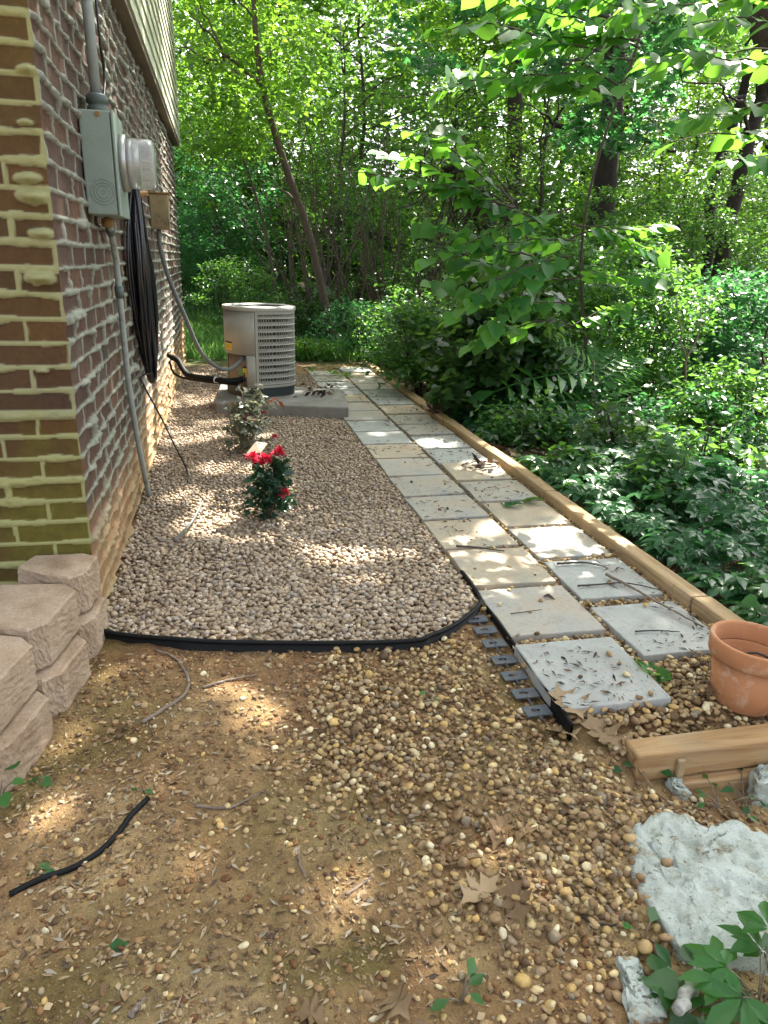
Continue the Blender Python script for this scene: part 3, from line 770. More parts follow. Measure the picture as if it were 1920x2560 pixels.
def blk_poly(front_mid, ang, w=.265, d=.20, ch=.055):
    """trapezoid block: split front face w wide, chamfered front corners; ang = outward direction"""
    loc = [(-ch*.75, -w/2), (0, -w/2+ch), (0, w/2-ch), (-ch*.75, w/2), (-d, w/2-.03), (-d, -w/2+.03)]
    c, s = math.cos(ang), math.sin(ang)
    return [(front_mid[0]+c*x-s*y, front_mid[1]+s*x+c*y) for x, y in loc]
TOPZ, BH = .215, .130
block([(-.635,2.155),(-.605,2.236),(-.46,2.236),(-.418,2.205),(-.432,2.085),(-.472,2.045)], TOPZ-BH+.02, TOPZ+.02, 'pale tan top block against the brick corner', 1)
block([(-.72,2.00),(-.66,2.075),(-.482,2.055),(-.448,2.0),(-.486,1.812),(-.525,1.780),(-.73,1.86)], TOPZ-BH, TOPZ, 'pinkish sunlit top block in the middle of the stacked wall', 2)
block([(-.80,1.78),(-.74,1.85),(-.535,1.772),(-.505,1.725),(-.548,1.535),(-.60,1.50),(-.82,1.60)], TOPZ-BH-.015, TOPZ-.015, 'greyish top block nearest the viewer, cut by photo edge', 3)
block([(-.62,2.02),(-.60,2.236),(-.45,2.236),(-.405,2.19),(-.414,2.05),(-.45,2.005)], TOPZ-2*BH+.012, TOPZ-BH+.016, 'second course block under the one by the brick corner', 4)
block([(-.66,1.78),(-.64,2.0),(-.462,1.998),(-.424,1.945),(-.458,1.785),(-.498,1.745)], TOPZ-2*BH-.006, TOPZ-BH-.004, 'mossy second course block below the pinkish top block', 5)
block([(-.74,1.53),(-.70,1.74),(-.515,1.738),(-.475,1.69),(-.515,1.52),(-.555,1.47)], TOPZ-2*BH-.022, TOPZ-BH-.019, 'shaded second course block below the greyish top block', 6)
block([(-.68,1.64),(-.65,1.87),(-.470,1.868),(-.430,1.82),(-.463,1.66),(-.505,1.61)], TOPZ-3*BH-.02, TOPZ-2*BH-.026, 'bottom course block standing half buried in bare clay', 8)

# ------------------------------------------------------------------ path: edging, pavers, timbers, pot
E_ = lambda a, b: (1000+a/1.803, 1240+b/1.803)
D4 = lambda a, b: (a/2.592, 1240+b/2.592)
ed = [onz(*D4(690, 890), 0), onz(*D4(1040, 930), 0), onz(*D4(1400, 955), 0), onz(*E_(0, 662), 0), onz(*E_(150, 632), 0), onz(*E_(290, 556), 0), onz(*E_(360, 490), 0), onz(*E_(342, 430), 0)]
ed = [np.array([-.425, 2.16, 0])] + ed + [np.array([.856, 2.40, 0])]
ep = smooth_path(ed, 70); ep[:, 2] = .006+.003*np.sin(np.arange(70)*.4)
def strip(path, z0, z1, th):
    P = np.array(path); T = unit(np.gradient(P, axis=0)); N = np.stack([-T[:, 1], T[:, 0], 0*T[:, 0]], 1)*th/2
    n = len(P); lo = np.array([0, 0, 1.0])
    rows = [P*[1,1,0]+N+lo*z0, P*[1,1,0]+N+[0,0,1]*P[:, 2:3]+lo*z1, P*[1,1,0]-N+[0,0,1]*P[:, 2:3]+lo*z1, P*[1,1,0]-N+lo*z0]
    v = np.vstack(rows); f = []
    for r in range(3): f += [(r*n+i, r*n+i+1, (r+1)*n+i+1, (r+1)*n+i) for i in range(n-1)]
    return v, f
eo = MB().add(*strip(ep, -.07, -.004, .005))
bead = ep.copy()
eo.tube(bead, .0075, 8)
tag(eo.build('lawn_edging', 'black_plastic', None, True), 'curved black plastic edging strip holding the gravel bed', 'edging')
e2 = thing('path_edging', 'black plastic edging with flat slotted tabs along near paver', 'edging', (.85, 1.8, -.05))
pe = np.array([[.848, 1.44, -.005], [.852, 1.62, -.004], [.856, 1.86, -.004], [.860, 2.12, -.003]])
m = MB().add(*strip(smooth_path(pe, 16), -.085, -.004, .006)); m.tube(smooth_path(pe, 16), .006, 6)
m.build('strip', 'black_plastic', e2, True)
for k in range(7):
    y = 1.53+k*.085; tb = MB(); z = float(ground_z(.80, y))+.012
    for (x0, x1, a, c) in ((.765, .838, y, y+.018), (.765, .838, y+.030, y+.046), (.765, .785, y+.018, y+.030), (.81, .838, y+.018, y+.030)):
        tb.box((x0, a, z), (x1, c, z+.004))
    tb.tube([(.80, y-.02, z+.002), (.80, y+.065, z+.002)], .003, 4)
    tb.build('tab', 'tab_plastic', e2)

LROW = [1.672, 2.067, 2.443, 2.81, 3.17]; 
while LROW[-1] < 7.4: LROW.append(LROW[-1]+.362)
RROW = [1.885, 2.285, 2.665]
while RROW[-1] < 7.6: RROW.append(RROW[-1]+.362)
ORD = ['nearest', 'second', 'third', 'fourth', 'fifth', 'sixth', 'seventh', 'eighth', 'ninth', 'tenth', 'eleventh', 'twelfth', 'thirteenth', 'fourteenth', 'fifteenth', 'sixteenth', 'seventeenth', 'eighteenth']
PAV = []
g = np.random.default_rng(4)
LM = ['paver_blue', 'paver_mix', 'paver_buff', 'paver_buff', 'paver_mix']; RM = ['paver_blue', 'paver_blue', 'paver_mix', 'paver_buff', 'paver_mix']
desc = {'paver_blue': 'blue grey', 'paver_mix': 'grey buff', 'paver_buff': 'buff'}
for side, rows, xc, MM in (('left', LROW, 1.026, LM), ('right', RROW, 1.382, RM)):
    for i, yc in enumerate(rows):
        hw, hd = .166, .172 if i < 3 else .164
        if side == 'left': cx = xc-.012 if i == 0 else xc
        else: cx = xc; hw = .163
        rot = g.normal()*.012; tl = g.normal()*.006; tl2 = g.normal()*.006
        mb = MB(); k = 4
        pts2 = []
        for e in range(4):
            a = np.array([(-hw,-hd),(hw,-hd),(hw,hd),(-hw,hd)][e], float); c = np.array([(-hw,-hd),(hw,-hd),(hw,hd),(-hw,hd)][(e+1) % 4], float)
            for q in range(6): pts2.append(a+(c-a)*q/6 + (g.normal(size=2)*.0012 if q else 0))
        poly = [(p[0]*math.cos(rot)-p[1]*math.sin(rot), p[0]*math.sin(rot)+p[1]*math.cos(rot)) for p in pts2]
        n = len(poly); v = [(p[0], p[1], z+p[0]*tl+p[1]*tl2) for z in (-.045, 0) for p in poly]
        mb.add(v, [tuple(range(n))[::-1], tuple(range(n, 2*n))]+[(j, (j+1) % n, n+(j+1) % n, n+j) for j in range(n)])
        mk = MM[i] if i < len(MM) else ['paver_mix', 'paver_buff', 'paver_blue', 'paver_mix', 'paver_blue'][(i*3+(side == 'right')) % 5]
        o = mb.build('stone_paver', mk, None, False, .004, 2); o.location = (cx, yc, .004+g.normal()*.002)
        pos = 'nearest the viewer' if i == 0 else f'{ORD[i]} from the near end' if i < len(rows)-1 else 'at the far end'
        tag(o, f'square {desc[mk]} stone paver in the {side} row, {pos}', 'paver', 'square stone pavers of the garden path')
        PAV.append((cx, yc, hw, hd))
def timber(y0, y1, x0, x1, z0, z1, label, seed, mat='wood'):
    g = np.random.default_rng(seed); n = 14; v = []
    w2, h = (x1-x0)/2, z1-z0
    sec = [(-w2, 0), (w2, 0), (w2, h*.86), (w2*.86, h), (-w2*.86, h), (-w2, h*.86)]
    bend = g.normal()*.004
    for i in range(n+1):
        t = i/n; y = y0+(y1-y0)*t
        for a, c in sec: v.append(((x0+x1)/2+a+bend*math.sin(t*3.1)+g.normal()*.0007, y, z0+c+g.normal()*.0007))
    f = [(i*6+j, i*6+(j+1) % 6, (i+1)*6+(j+1) % 6, (i+1)*6+j) for i in range(n) for j in range(6)] + [tuple(range(6))[::-1], tuple(range(n*6, n*6+6))]
    o = mesh_obj('landscape_timber', np.array(v), f, mat, None, False, .004, 2)
    return tag(o, label, 'timber', 'timbers edging the path')
timber(1.30, 1.995, 1.574, 1.650, -.045, .040, 'short near timber edging the path behind the clay pot', 1)
timber(2.0, 3.235, 1.568, 1.643, -.045, .040, 'long sawn timber along the path right beside the creeper', 2)
timber(3.24, 4.15, 1.565, 1.640, -.045, .042, 'middle edging timber with weathered grey notch at its end', 3)
timber(4.156, 5.0, 1.560, 1.635, -.045, .041, 'edging timber just before the heap of dark dead leaves', 4)
timber(5.02, 7.95, 1.552, 1.628, -.045, .040, 'farthest pale edging timber at the far end of the path', 5)
# cross timbers at the lower right
def cross(a, b_, z0, z1, dep, label, name='cross_timber'):
    a, b_ = np.array(a, float), np.array(b_, float); d = unit(b_-a); nn = np.array([-d[1], d[0]])
    poly = [a, b_, b_+nn*dep, a+nn*dep]
    m = MB().prism([(p[0], p[1]) for p in poly], z0, z1)
    o = m.build(name, 'wood_x', None, False, .008, 3)
    return tag(o, label, 'timber', 'timbers closing the near end of the path')
cxa, cxb = onz(*E_(1078, 1180), -.03), onz(*E_(1660, 1108), -.03)
dd = unit(cxb-cxa)
cross(cxa[:2], (cxb+dd*.5)[:2], -.108, -.028, .074, 'upper cross timber with a pinkish bark streak below the clay pot')
cross((cxa+dd*.10)[:2]-np.array([0, .018]), (cxb+dd*.6)[:2]-np.array([0, .035]), -.195, -.111, .074, 'lower cross timber half buried under the upper one')
m = MB(); pk = cxa+dd*.118-np.array([0,.018,0]); m.box((pk[0]-.010, pk[1]+.004, -.24), (pk[0]+.010, pk[1]+.017, -.045))
tag(m.build('timber_stake', 'wood', None, False, .003), 'small wooden stake nailed against the upper cross timber', 'stake')

# clay pot
pb = ony(*E_(1500, 905), 1.53); 
pt = thing('clay_pot', 'empty orange terracotta flower pot on pebbles beside the timber', 'flower pot', (1.405, 1.50, -.03))
PC = np.array([1.405, 1.50, -.035])
tiltm = Matrix.Rotation(RAD(3), 3, 'Y')
def tl_(mb):
    mb.v = [tuple(PC + np.array(tiltm@Vector(np.array(p)-PC))) for p in mb.v]; return mb
H_ = .196
tl_(MB().lathe([(.0,.0),(.079,.0),(.084,.004),(.105,H_-.052),(.099,H_-.052),(.093,H_-.057),(.072,.018),(.0,.018)], PC, 'z', 56)).build('pot_body', 'terracotta', pt, True)
tl_(MB().lathe([(.101,H_-.053),(.115,H_-.053),(.117,H_-.049),(.122,H_-.004),(.119,H_),(.110,H_),(.107,H_-.006),(.1005,H_-.050)], PC, 'z', 56)).build('pot_rim', 'terracotta', pt, True)
w = MB().tube(smooth_path([PC+[-.04,.02,.12], PC+[-.01,.02,.14], PC+[.03,.0,.15], PC+[.08,-.03,.12], PC+[.09,-.05,.07]], 14), .004, 6)
tag(w.build('dark_twig', 'stick_dark', None, True), 'dark curved twig lying inside the clay pot', 'twig')

# ------------------------------------------------------------------ pebbles
def ico(sub):
    import bmesh
    bm = bmesh.new(); bmesh.ops.create_icosphere(bm, subdivisions=sub, radius=1.0)
    v = np.array([x.co[:] for x in bm.verts]); f = np.array([[q.index for q in p.verts] for p in bm.faces]); bm.free(); return v, f
I2, I1 = ico(2), ico(1)
def pebbles(name, P, r, mat, seed, near_y=2.7, kind_label='', cat='gravel'):
    parts = []
    for sel, (tv, tf) in ((P[:, 1] < near_y, I2), (P[:, 1] >= near_y, I1)):
        Q, rr = P[sel], r[sel]; n = len(Q)
        if not n: continue
        g = np.random.default_rng(seed)
        sc = np.stack([.85+.45*g.random(n), .75+.3*g.random(n), .50+.28*g.random(n)], 1)*rr[:, None]
        lump = 1+(.08+.16*g.random((n, 1)))*np.sin(tv[None]@g.normal(size=(n, 3, 1))*2.4+g.random((n, 1, 1))*6)[..., 0]
        cut = tv[None]@unit(g.normal(size=(n, 1, 3))).transpose(0, 2, 1); lump = lump*np.where(cut[..., 0] > .45, .62+.12*g.random((n, 1)), 1)
        V = tv[None]*sc[:, None, :]*lump[..., None]
        az = g.random(n)*2*math.pi; c, s = np.cos(az)[:, None], np.sin(az)[:, None]
        a2 = g.normal(size=n)*.45; c2, s2 = np.cos(a2)[:, None], np.sin(a2)[:, None]
        y_, z_ = V[..., 1]*c2-V[..., 2]*s2, V[..., 1]*s2+V[..., 2]*c2
        X_, Y_ = V[..., 0]*c-y_*s, V[..., 0]*s+y_*c
        W = np.stack([X_, Y_, z_], -1)+Q[:, None, :]
        parts.append((W.reshape(-1, 3), (tf[None]+(np.arange(n)*len(tv))[:, None, None]).reshape(-1, 3), np.repeat(g.random(n), len(tv))))
    v, f, a = merge_geo(parts)
    o = mesh_obj(name, v, f, mat, None, True, attrs={'var': a})
    return tag(o, kind_label, cat, kind='stuff')
def inside(poly, x, y):
    poly = np.asarray(poly); r = np.zeros(len(x), bool); j = len(poly)-1
    for i in range(len(poly)):
        a, b_ = poly[i], poly[j]
        c = ((a[1] > y) != (b_[1] > y)) & (x < (b_[0]-a[0])*(y-a[1])/(b_[1]-a[1]+1e-12)+a[0]); r ^= c; j = i
    return r
def jit(x0, x1, y0, y1, s, j=.42, seed=0):
    g = np.random.default_rng(seed)
    X_, Y_ = np.meshgrid(np.arange(x0, x1, s), np.arange(y0, y1, s*.87))
    X_ = X_+(np.arange(X_.shape[0])[:, None] % 2)*s*.5
    return (X_+g.normal(size=X_.shape)*s*j*.5).ravel(), (Y_+g.normal(size=Y_.shape)*s*j*.5).ravel()
bedpoly = [tuple(p[:2]+np.array([0, .012])) for p in ep[:60]] + [(.85, 2.6), (.868, 3.2), (.885, 4.0), (.89, 5.3), (.93, 6.3), (.95, 7.3), (.5, 7.9), (-.42, 8.1), (-.43, 2.2)]
PS, RS = [], []
for lay, (s, dz) in enumerate(((.0175, 0), (.028, .009))):
    x, y = jit(-.44, 1.0, 1.95, 8.1, s, .5, 30+lay)
    k = inside(bedpoly, x, y) & ~inside(padp, x, y); x, y = x[k], y[k]
    r = .0078+.0050*rng.random(len(x))
    PS.append(np.stack([x, y, ground_z(x, y)+r*.45+dz+.010*(fbm(x*6, y*6, 3, 2)-.5)], 1)); RS.append(r)
pebbles('gravel_bed', np.vstack(PS), np.concatenate(RS), 'pebble_grey', 1, 3.2, 'brown and grey pebble bed between brick wall and paver path')
# joints of the path and its near apron
PS, RS = [], []
for lay, (s, dz) in enumerate(((.0185, 0), (.030, .009))):
    x, y = jit(.862, 1.575, 1.28, 8.0, s, .5, 40+lay)
    k = np.ones(len(x), bool)
    for cx, yc, hw, hd in PAV: k &= ~((np.abs(x-cx) < hw+.002) & (np.abs(y-yc) < hd+.002))
    ln = cxa[1]+(x-cxa[0])*dd[1]/dd[0]
    k &= (y > ln+.05); k &= ~((y < 1.47) & (x < .93+.0*y)); k &= ~(np.hypot(x-PC[0], y-PC[1]) < .075)
    x, y = x[k], y[k]
    r = .0070+.0055*rng.random(len(x))
    PS.append(np.stack([x, y, np.maximum(ground_z(x, y), -.035-.03*(y < 1.45))+r*.4+dz+.004], 1)); RS.append(r)
x, y = rng.random(60)*.7+.86, rng.random(60)**1.5*3+1.5
PS.append(np.stack([x, y, .008+0*x], 1)); RS.append(.006+.005*rng.random(60))
pebbles('path_gravel', np.vstack(PS), np.concatenate(RS), 'pebble', 2, 2.7, 'tan pebbles filling the joints between the stone pavers')
# loose pebbles in the foreground
sp = [(800,1640),(1010,1620),(1190,1600),(1330,1770),(1480,1860),(1640,1930),(1920,1990),(1920,2080),(1680,2100),(1690,2200),(1700,2300),(1740,2420),(1650,2560),(1270,2560),(1090,2440),(960,2330),(930,2190),(760,2050),(690,1900),(730,1740)]
spw = np.array([onz(u, v, -.085)[:2] for u, v in sp])
def near_d(x, y, poly):
    d = np.full(len(x), 9.0)
    for i in range(len(poly)):
        a, b_ = poly[i], poly[(i+1) % len(poly)]; e = b_-a
        t = np.clip(((x-a[0])*e[0]+(y-a[1])*e[1])/(e@e), 0, 1)
        d = np.minimum(d, np.hypot(x-a[0]-t*e[0], y-a[1]-t*e[1]))
    return d
PS, RS = [], []
for lay, (s, dz) in enumerate(((.0185, 0), (.029, .009), (.055, .015))):
    x, y = jit(-.7, 1.9, .72, 2.1, s, .55, 50+lay)
    ins = inside(spw, x, y); d = near_d(x, y, spw)
    pr = np.where(ins, np.clip(.12+d/.15, 0, 1)*np.clip(1.9*fbm(x*4, y*4, 7, 3)-.12, .1, 1), .18*np.exp(-d/.06)+.03)
    if lay: pr = np.where(ins, pr*np.clip(d/.12, 0, .9), 0)
    pr = np.where((y > 2.0) | ((x > .84) & (y > 1.40)), 0, pr)
    ln = cxa[1]+(x-cxa[0])*dd[1]/dd[0]
    pr = np.where((x > cxa[0]-.02) & (y > ln-.012) & (y < ln+.10), 0, pr)
    k = rng.random(len(x)) < pr; x, y = x[k], y[k]
    r = np.where(rng.random(len(x)) < .08, .0105, .0058)+.0046*rng.random(len(x))
    PS.append(np.stack([x, y, ground_z(x, y)+r*.3+dz], 1)); RS.append(r)
x = rng.random(4200)*2.2-.6; y = .75+rng.random(4200)*1.25
k = ~((x > .84) & (y > 1.25)); x, y = x[k], y[k]; r = .0025+.005*rng.random(len(x))**2
PS.append(np.stack([x, y, ground_z(x, y)+r*.3], 1)); RS.append(r)
pebbles('loose_pebbles', np.vstack(PS), np.concatenate(RS), 'pebble', 3, 3, 'loose tan and ochre pebbles spilled over the clay foreground')

# crumbs and clods of the clay itself
x = rng.random(9000)*2.1-.65; y = .72+rng.random(9000)*1.3
k = ~((x > .80) & (y > 1.28)) & (rng.random(9000) < np.clip(2.6*fbm(x*4, y*4, 12, 3)-.8, .05, 1)); x, y = x[k], y[k]; r = .0018+.0075*rng.random(len(x))**3
pebbles('soil_crumbs', np.stack([x, y, ground_z(x, y)+r*.2], 1), r, 'crumb', 9, 3, 'crumbs and small clods of clay on the bare yard', 'soil')
# ------------------------------------------------------------------ litter
def flakes(name, x, y, z, size, T, mat, label, seed, tilt=.35, width=.7, cat='litter'):
    g = np.random.default_rng(seed); n = len(x); az = g.random(n)*6.283
    d = np.stack([np.cos(az), np.sin(az), .1*g.normal(size=n)], 1); nr = np.stack([tilt*g.normal(size=n), tilt*g.normal(size=n), np.ones(n)], 1)
    w = leaves_geo(np.stack([x, y, z], 1), d, nr, size, T, g.random(n), width)
    return tag(leaf_obj(name, w, mat), label, cat, kind='stuff')
n = 24000
x = rng.random(n)*2.5-.75; y = .72+rng.random(n)*1.35
k = ~((x > .83) & (y > 1.25)) & (rng.random(n) < np.clip(.25+1.5*fbm(x*3, y*3, 2, 3)-.25, .15, 1)*np.clip(1.25-1.6*np.clip(y-1.3, 0, .5), .3, 1)); x, y = x[k], y[k]
flakes('ground_litter', x, y, ground_z(x, y)+.004, .005+.024*rng.random(len(x))**3, SLIM, 'litter', 'bits of straw and bark scattered on the clay', 3, .35, .9)
n = 9000
x = rng.random(n)*2.3-.7; y = .72+rng.random(n)*1.3
k = ~((x > .83) & (y > 1.25)) & (rng.random(n) < np.clip(2.4*fbm(x*5, y*5, 21, 3)-.75, .05, 1)); x, y = x[k], y[k]
flakes('leaf_crumbs', x, y, ground_z(x, y)+.003, .004+.020*rng.random(len(x))**3, LEAF, 'litter_mixed', 'crumbled leaf and bark pieces on the clay', 13, .5, 1.4)
n = 3600
x = .87+rng.random(n)*.69; y = 1.5+rng.random(n)**1.2*6.3
k = fbm(x*5, y*3, 4, 2)+.22*(x-1.1) > .40+.25*rng.random(n); x, y = x[k], y[k]
flakes('path_litter', x, y, .0085+0*x, .010+.034*rng.random(len(x))**2, SLIM, 'litter_dark', 'dark leaf scraps scattered over the stone pavers', 4, .25)
n = 9000
x = 1.68+rng.random(n)**1.6*6; y = .9+rng.random(n)**.8*8
flakes('woodland_litter', x, y, ground_z(x, y)+.012, .035+.05*rng.random(n), LEAF, 'litter', 'brown fallen leaves under the ground creeper', 5, .5, 1.0)

def stick(px, r, label, mat='stick', name='fallen_stick', z=None, taper=.5, lift=.0):
    P = []
    for u, v in px:
        q = onz(u, v, -.06 if z is None else z)
        for _ in range(3):
            if z is None: q = onz(u, v, float(ground_z(q[0], q[1]))+r*.8)
        P.append(q+np.array([0, 0, lift]))
    pth = smooth_path(P, 22)
    pth[:, :2] += np.random.default_rng(len(label)).normal(size=(22, 2))*r*.25
    o = MB().tube(pth, np.linspace(r, r*taper, 22), 7).build(name, mat, None, True)
    return tag(o, label, 'stick')
F_ = lambda a, b: (a/2.5136, 1900+b/2.5136)
G_ = lambda a, b: (1260+a/2.5136, 1900+b/2.5136)
H2 = lambda a, b: (660+a/2.5136, 1900+b/2.5136)
stick([D4(920,1470), D4(1050,1385), D4(1160,1320), D4(1222,1230), D4(1205,1150), D4(1140,1055), D4(1000,995)], .0062, 'curved grey stick on clay below the black edging')
stick([D4(1310,1240), D4(1450,1200), D4(1659,1160)], .0045, 'straight thin stick beside a sunlit patch of clay')
stick([F_(1230,285), F_(1330,300), F_(1450,295), F_(1550,250), F_(1660,195)], .0045, 'slightly bowed brown stick in the middle of the clay')
stick([F_(820,1610), F_(860,1550), F_(925,1490)], .006, 'short thick pale stick near the bottom of the photo')
stick([H2(215,545), H2(225,640), H2(260,740)], .0035, 'short upright twig left of the loose pebbles')
stick([H2(520,845), H2(600,790), H2(690,730)], .004, 'grey twig at the left rim of the pebbles')
stick([H2(650,370), H2(760,400), H2(900,415)], .004, 'dark thin twig lying across the loose pebbles', 'stick_dark')
stick([G_(470,950), G_(560,1020), G_(780,1050)], .004, 'dark bent twig left of the white rock', 'stick_dark')
stick([G_(1235,1355), G_(1160,1490), G_(1075,1660)], .0115, 'lichen covered pale stick under the leafy weed', 'lichen_stick', lift=.03, taper=.9)
stick([E_(500,530), E_(580,520), E_(640,512)], .002, 'hair thin twig hanging over paver joint', 'stick_dark', z=.01)
stick([E_(925,350), E_(1060,420), E_(1200,500), E_(1365,590)], .006, 'long grey stick lying across two pavers towards the pot', z=.016)
stick([E_(710,305), E_(830,300), E_(925,318)], .005, 'dark stick in the joint behind the blue grey pavers', 'stick_dark', z=.012)
stick([E_(800,405), E_(900,398), E_(1020,392), E_(1180,425)], .004, 'dark wavy twig across the second right paver', 'stick_dark', z=.012)
stick([E_(255,225), E_(350,232), E_(470,248)], .005, 'dark twig between two buff pavers by the gravel', 'stick_dark', z=.012)
stick([E_(1060,610), E_(1160,606), E_(1260,612)], .003, 'tiny dark twig on the paver next to the pot', 'stick_dark', z=.012)
def drape(px, r):
    out = []
    for u, v in px:
        q = onz(u, v, -.06)
        for _ in range(3): q = onz(u, v, float(ground_z(q[0], q[1]))+r*.7)
        out.append(q)
    return out
ho = MB().tube(smooth_path(drape([F_(60,845), F_(250,750), F_(450,680), F_(620,580), F_(740,460), F_(820,350), F_(930,240)], .006), 30), .0065, 9)
tag(ho.build('rubber_hose', 'black_plastic', None, True), 'length of thin black hose half sunk in the clay', 'hose')
so = MB().tube(smooth_path([onz(*D4(1310, 40), .03), onz(*D4(1240, 170), .025), onz(*D4(1130, 290), .02)], 14), .006, 7)
tag(so.build('grey_cable_end', 'grey_rubber', None, True), 'short grey cable end lying on the gravel bed', 'cable')

def curled_leaf(px_base, px_tip, width, label, seed, z=.02, mat='dead_leaf', curl=.95, name='dead_leaf', T=OAK, ground=True):
    def at(p, dz):
        q = onz(*p, -.05)
        for _ in range(3): q = onz(*p, (float(ground_z(q[0], q[1])) if ground else 0)+dz)
        return q
    a, b_ = at(px_base, z*.3), at(px_tip, z)
    g = np.random.default_rng(seed); tv, tf = T; L = np.linalg.norm(b_-a)
    d = (b_-a)/L; nn = np.array([g.normal()*.3, g.normal()*.3, 1]); s = unit(np.cross(nn, d)); n = np.cross(d, s)
    # subdivide once so the blade can curl
    import bmesh
    bm = bmesh.new(); vs = [bm.verts.new(p) for p in tv]
    for q in tf: bm.faces.new([vs[i] for i in q])
    bmesh.ops.subdivide_edges(bm, edges=bm.edges[:], cuts=2, use_grid_fill=True)
    V = np.array([v.co[:] for v in bm.verts]); bm.verts.index_update(); Fc = [[v.index for v in f.verts] for f in bm.faces]; bm.free()
    yy = V[:, 1]; V[:, 2] += curl*(yy**2)*2.2 + .10*np.sin(V[:, 0]*6+seed)+.06*g.normal(size=len(V))*0 + .05*np.sin(yy*14+seed)
    W = a + L*V[:, 0:1]*d + width*2*V[:, 1:2]*s*1.0 + L*.6*V[:, 2:3]*n
    lo = W[:, 2].min(); 
    o = mesh_obj(name, W, Fc, mat, None, True, attrs={'var': np.full(len(W), g.random())})
    return tag(o, label, 'leaf')
curled_leaf(E_(820,1020), E_(700,850), .085, 'upright brown oak leaf against the near paver corner', 1, .05)
curled_leaf(E_(840,990), E_(985,1140), .08, 'curled brown oak leaf lying right of the paver corner', 2, .03)
curled_leaf(E_(660,1030), E_(800,1095), .07, 'dull brown leaf at the foot of the paver corner', 3, .03)
curled_leaf(E_(940,1110), E_(1085,1165), .06, 'flat brown leaf touching the end of the upper cross timber', 4, .025)
curled_leaf(E_(420,1590), E_(480,1420), .04, 'grey brown folded leaf on the loose pebbles', 5, .03)
curled_leaf(E_(520,1560), E_(610,1480), .05, 'crumpled dark leaf among the loose pebbles', 6, .035)
curled_leaf(H2(1240,920), H2(1470,725), .05, 'pale lobed dry leaf left of its taller neighbour', 7, .03)
curled_leaf(H2(1640,1040), H2(1530,730), .05, 'tall tapered dry leaf pointing up among the pebbles', 8, .035)
curled_leaf(H2(1050,670), H2(1390,610), .018, 'long narrow rolled leaf on the pebbles', 9, .02, T=SLIM)
curled_leaf(H2(780,1440), H2(900,1610), .05, 'star shaped tan leaf at the bottom of the photo', 10, .02)
curled_leaf(H2(400,1640), H2(200,1570), .06, 'grey decayed leaf at the bottom edge of the photo', 11, .02)
curled_leaf(E_(1010,1195), E_(1160,1300), .025, 'long brown blade of leaf below the cross timber end', 12, .02, T=SLIM)
curled_leaf(F_(680,1175), F_(805,1150), .022, 'small fresh green leaf fallen on bare clay', 13, .01, 'leaf_redbud', .2, 'fallen_leaf', LEAF)
curled_leaf(E_(1092,760), E_(1170, 805), .034, 'pale green fallen leaf at the near paver edge', 14, .045, 'leaf_redbud', .12, 'fallen_leaf', HEART)
curled_leaf(E_(1150,800), E_(1226, 835), .030, 'smaller green leaf beside the pale one', 15, .045, 'leaf_redbud', .12, 'fallen_leaf', HEART)
curled_leaf(E_(475,40), E_(560,35), .04, 'grey green leaf fallen on the path by the timber', 16, .03, 'leaf_blue', .3, 'fallen_leaf', HEART, False)
curled_leaf(E_(560,20), E_(655,10), .05, 'dark green heart shaped leaf on the path by the timber', 17, .04, 'leaf_dark', .3, 'fallen_leaf', HEART, False)
curled_leaf(E_(640,450), E_(700,460), .02, 'purple brown leaf on the second left paver', 18, .014, 'stick_dark', .4, 'fallen_leaf', LEAF, False)
# heaps of dead leaves
def heap(px, z0, rad, h, n, label, seed, mat='litter_dark', size=.06):
    c = onz(*px, z0); g = np.random.default_rng(seed)
    P = c+np.stack([g.normal(size=n)*rad, g.normal(size=n)*rad*.8, np.abs(g.normal(size=n))*h], 1)
    az = g.random(n)*6.28
    geo = leaves_geo(P, np.stack([np.cos(az), np.sin(az), .5*g.normal(size=n)], 1), np.stack([g.normal(size=n)*.7, g.normal(size=n)*.7, np.ones(n)], 1), size*(.6+.7*g.random(n)), LEAF, g.random(n))
    return tag(leaf_obj('leaf_heap', geo, mat), label, 'leaf heap', kind='stuff')
heap((1090, 1028), .05, .05, .035, 46, 'heap of dark dead leaves on the edging timber', 1)
heap((800, 985), .09, .09, .03, 40, 'withered dark leaves on the right end of the concrete slab', 2)
heap((855, 937), .02, .12, .03, 40, 'wilting yellow green leaves at the far end of the path', 3, 'leaf_bright')
heap((1205, 1165), .015, .05, .015, 26, 'small scatter of brown leaves against the timber', 4)

# ------------------------------------------------------------------ rocks
def rock(px_poly, z, h, label, seed, name='white_rock', mat='rock', cat='rock'):
    P = np.array([onz(u, v, z)[:2] for u, v in px_poly]); c = P.mean(0)
    g = np.random.default_rng(seed); dens = []
    for i in range(len(P)):
        for k in range(6): dens.append(P[i]+(P[(i+1) % len(P)]-P[i])*k/6)
    D_ = np.array(dens); m = len(D_); R_ = 26; v = []
    for i in range(R_+1):
        t = i/R_
        r = 1.04-.06*t if t < .35 else (1-(t-.35)/.65)*.98+.002
        for j in range(m):
            q = c+(D_[j]-c)*r
            zz = z-.06+h*min(1, (t/.35)**.7)+.06*min(1, t/.3)
            if t > .30: zz += h*.35*(fbm(q[0]*14, q[1]*14, seed, 4)-.5)+h*.12*(1-r)+.65*h*(fbm(q[0]*60, q[1]*60, seed, 3)-.5)
            nz = (fbm(q[0]*30+i, q[1]*30, seed, 3)-.5)*.02
            v.append((q[0]+nz, q[1]-nz, zz))
    f = [(i*m+j, i*m+(j+1) % m, (i+1)*m+(j+1) % m, (i+1)*m+j) for i in range(R_) for j in range(m)]
    return tag(mesh_obj(name, np.array(v), f, mat, None, True), label, cat)
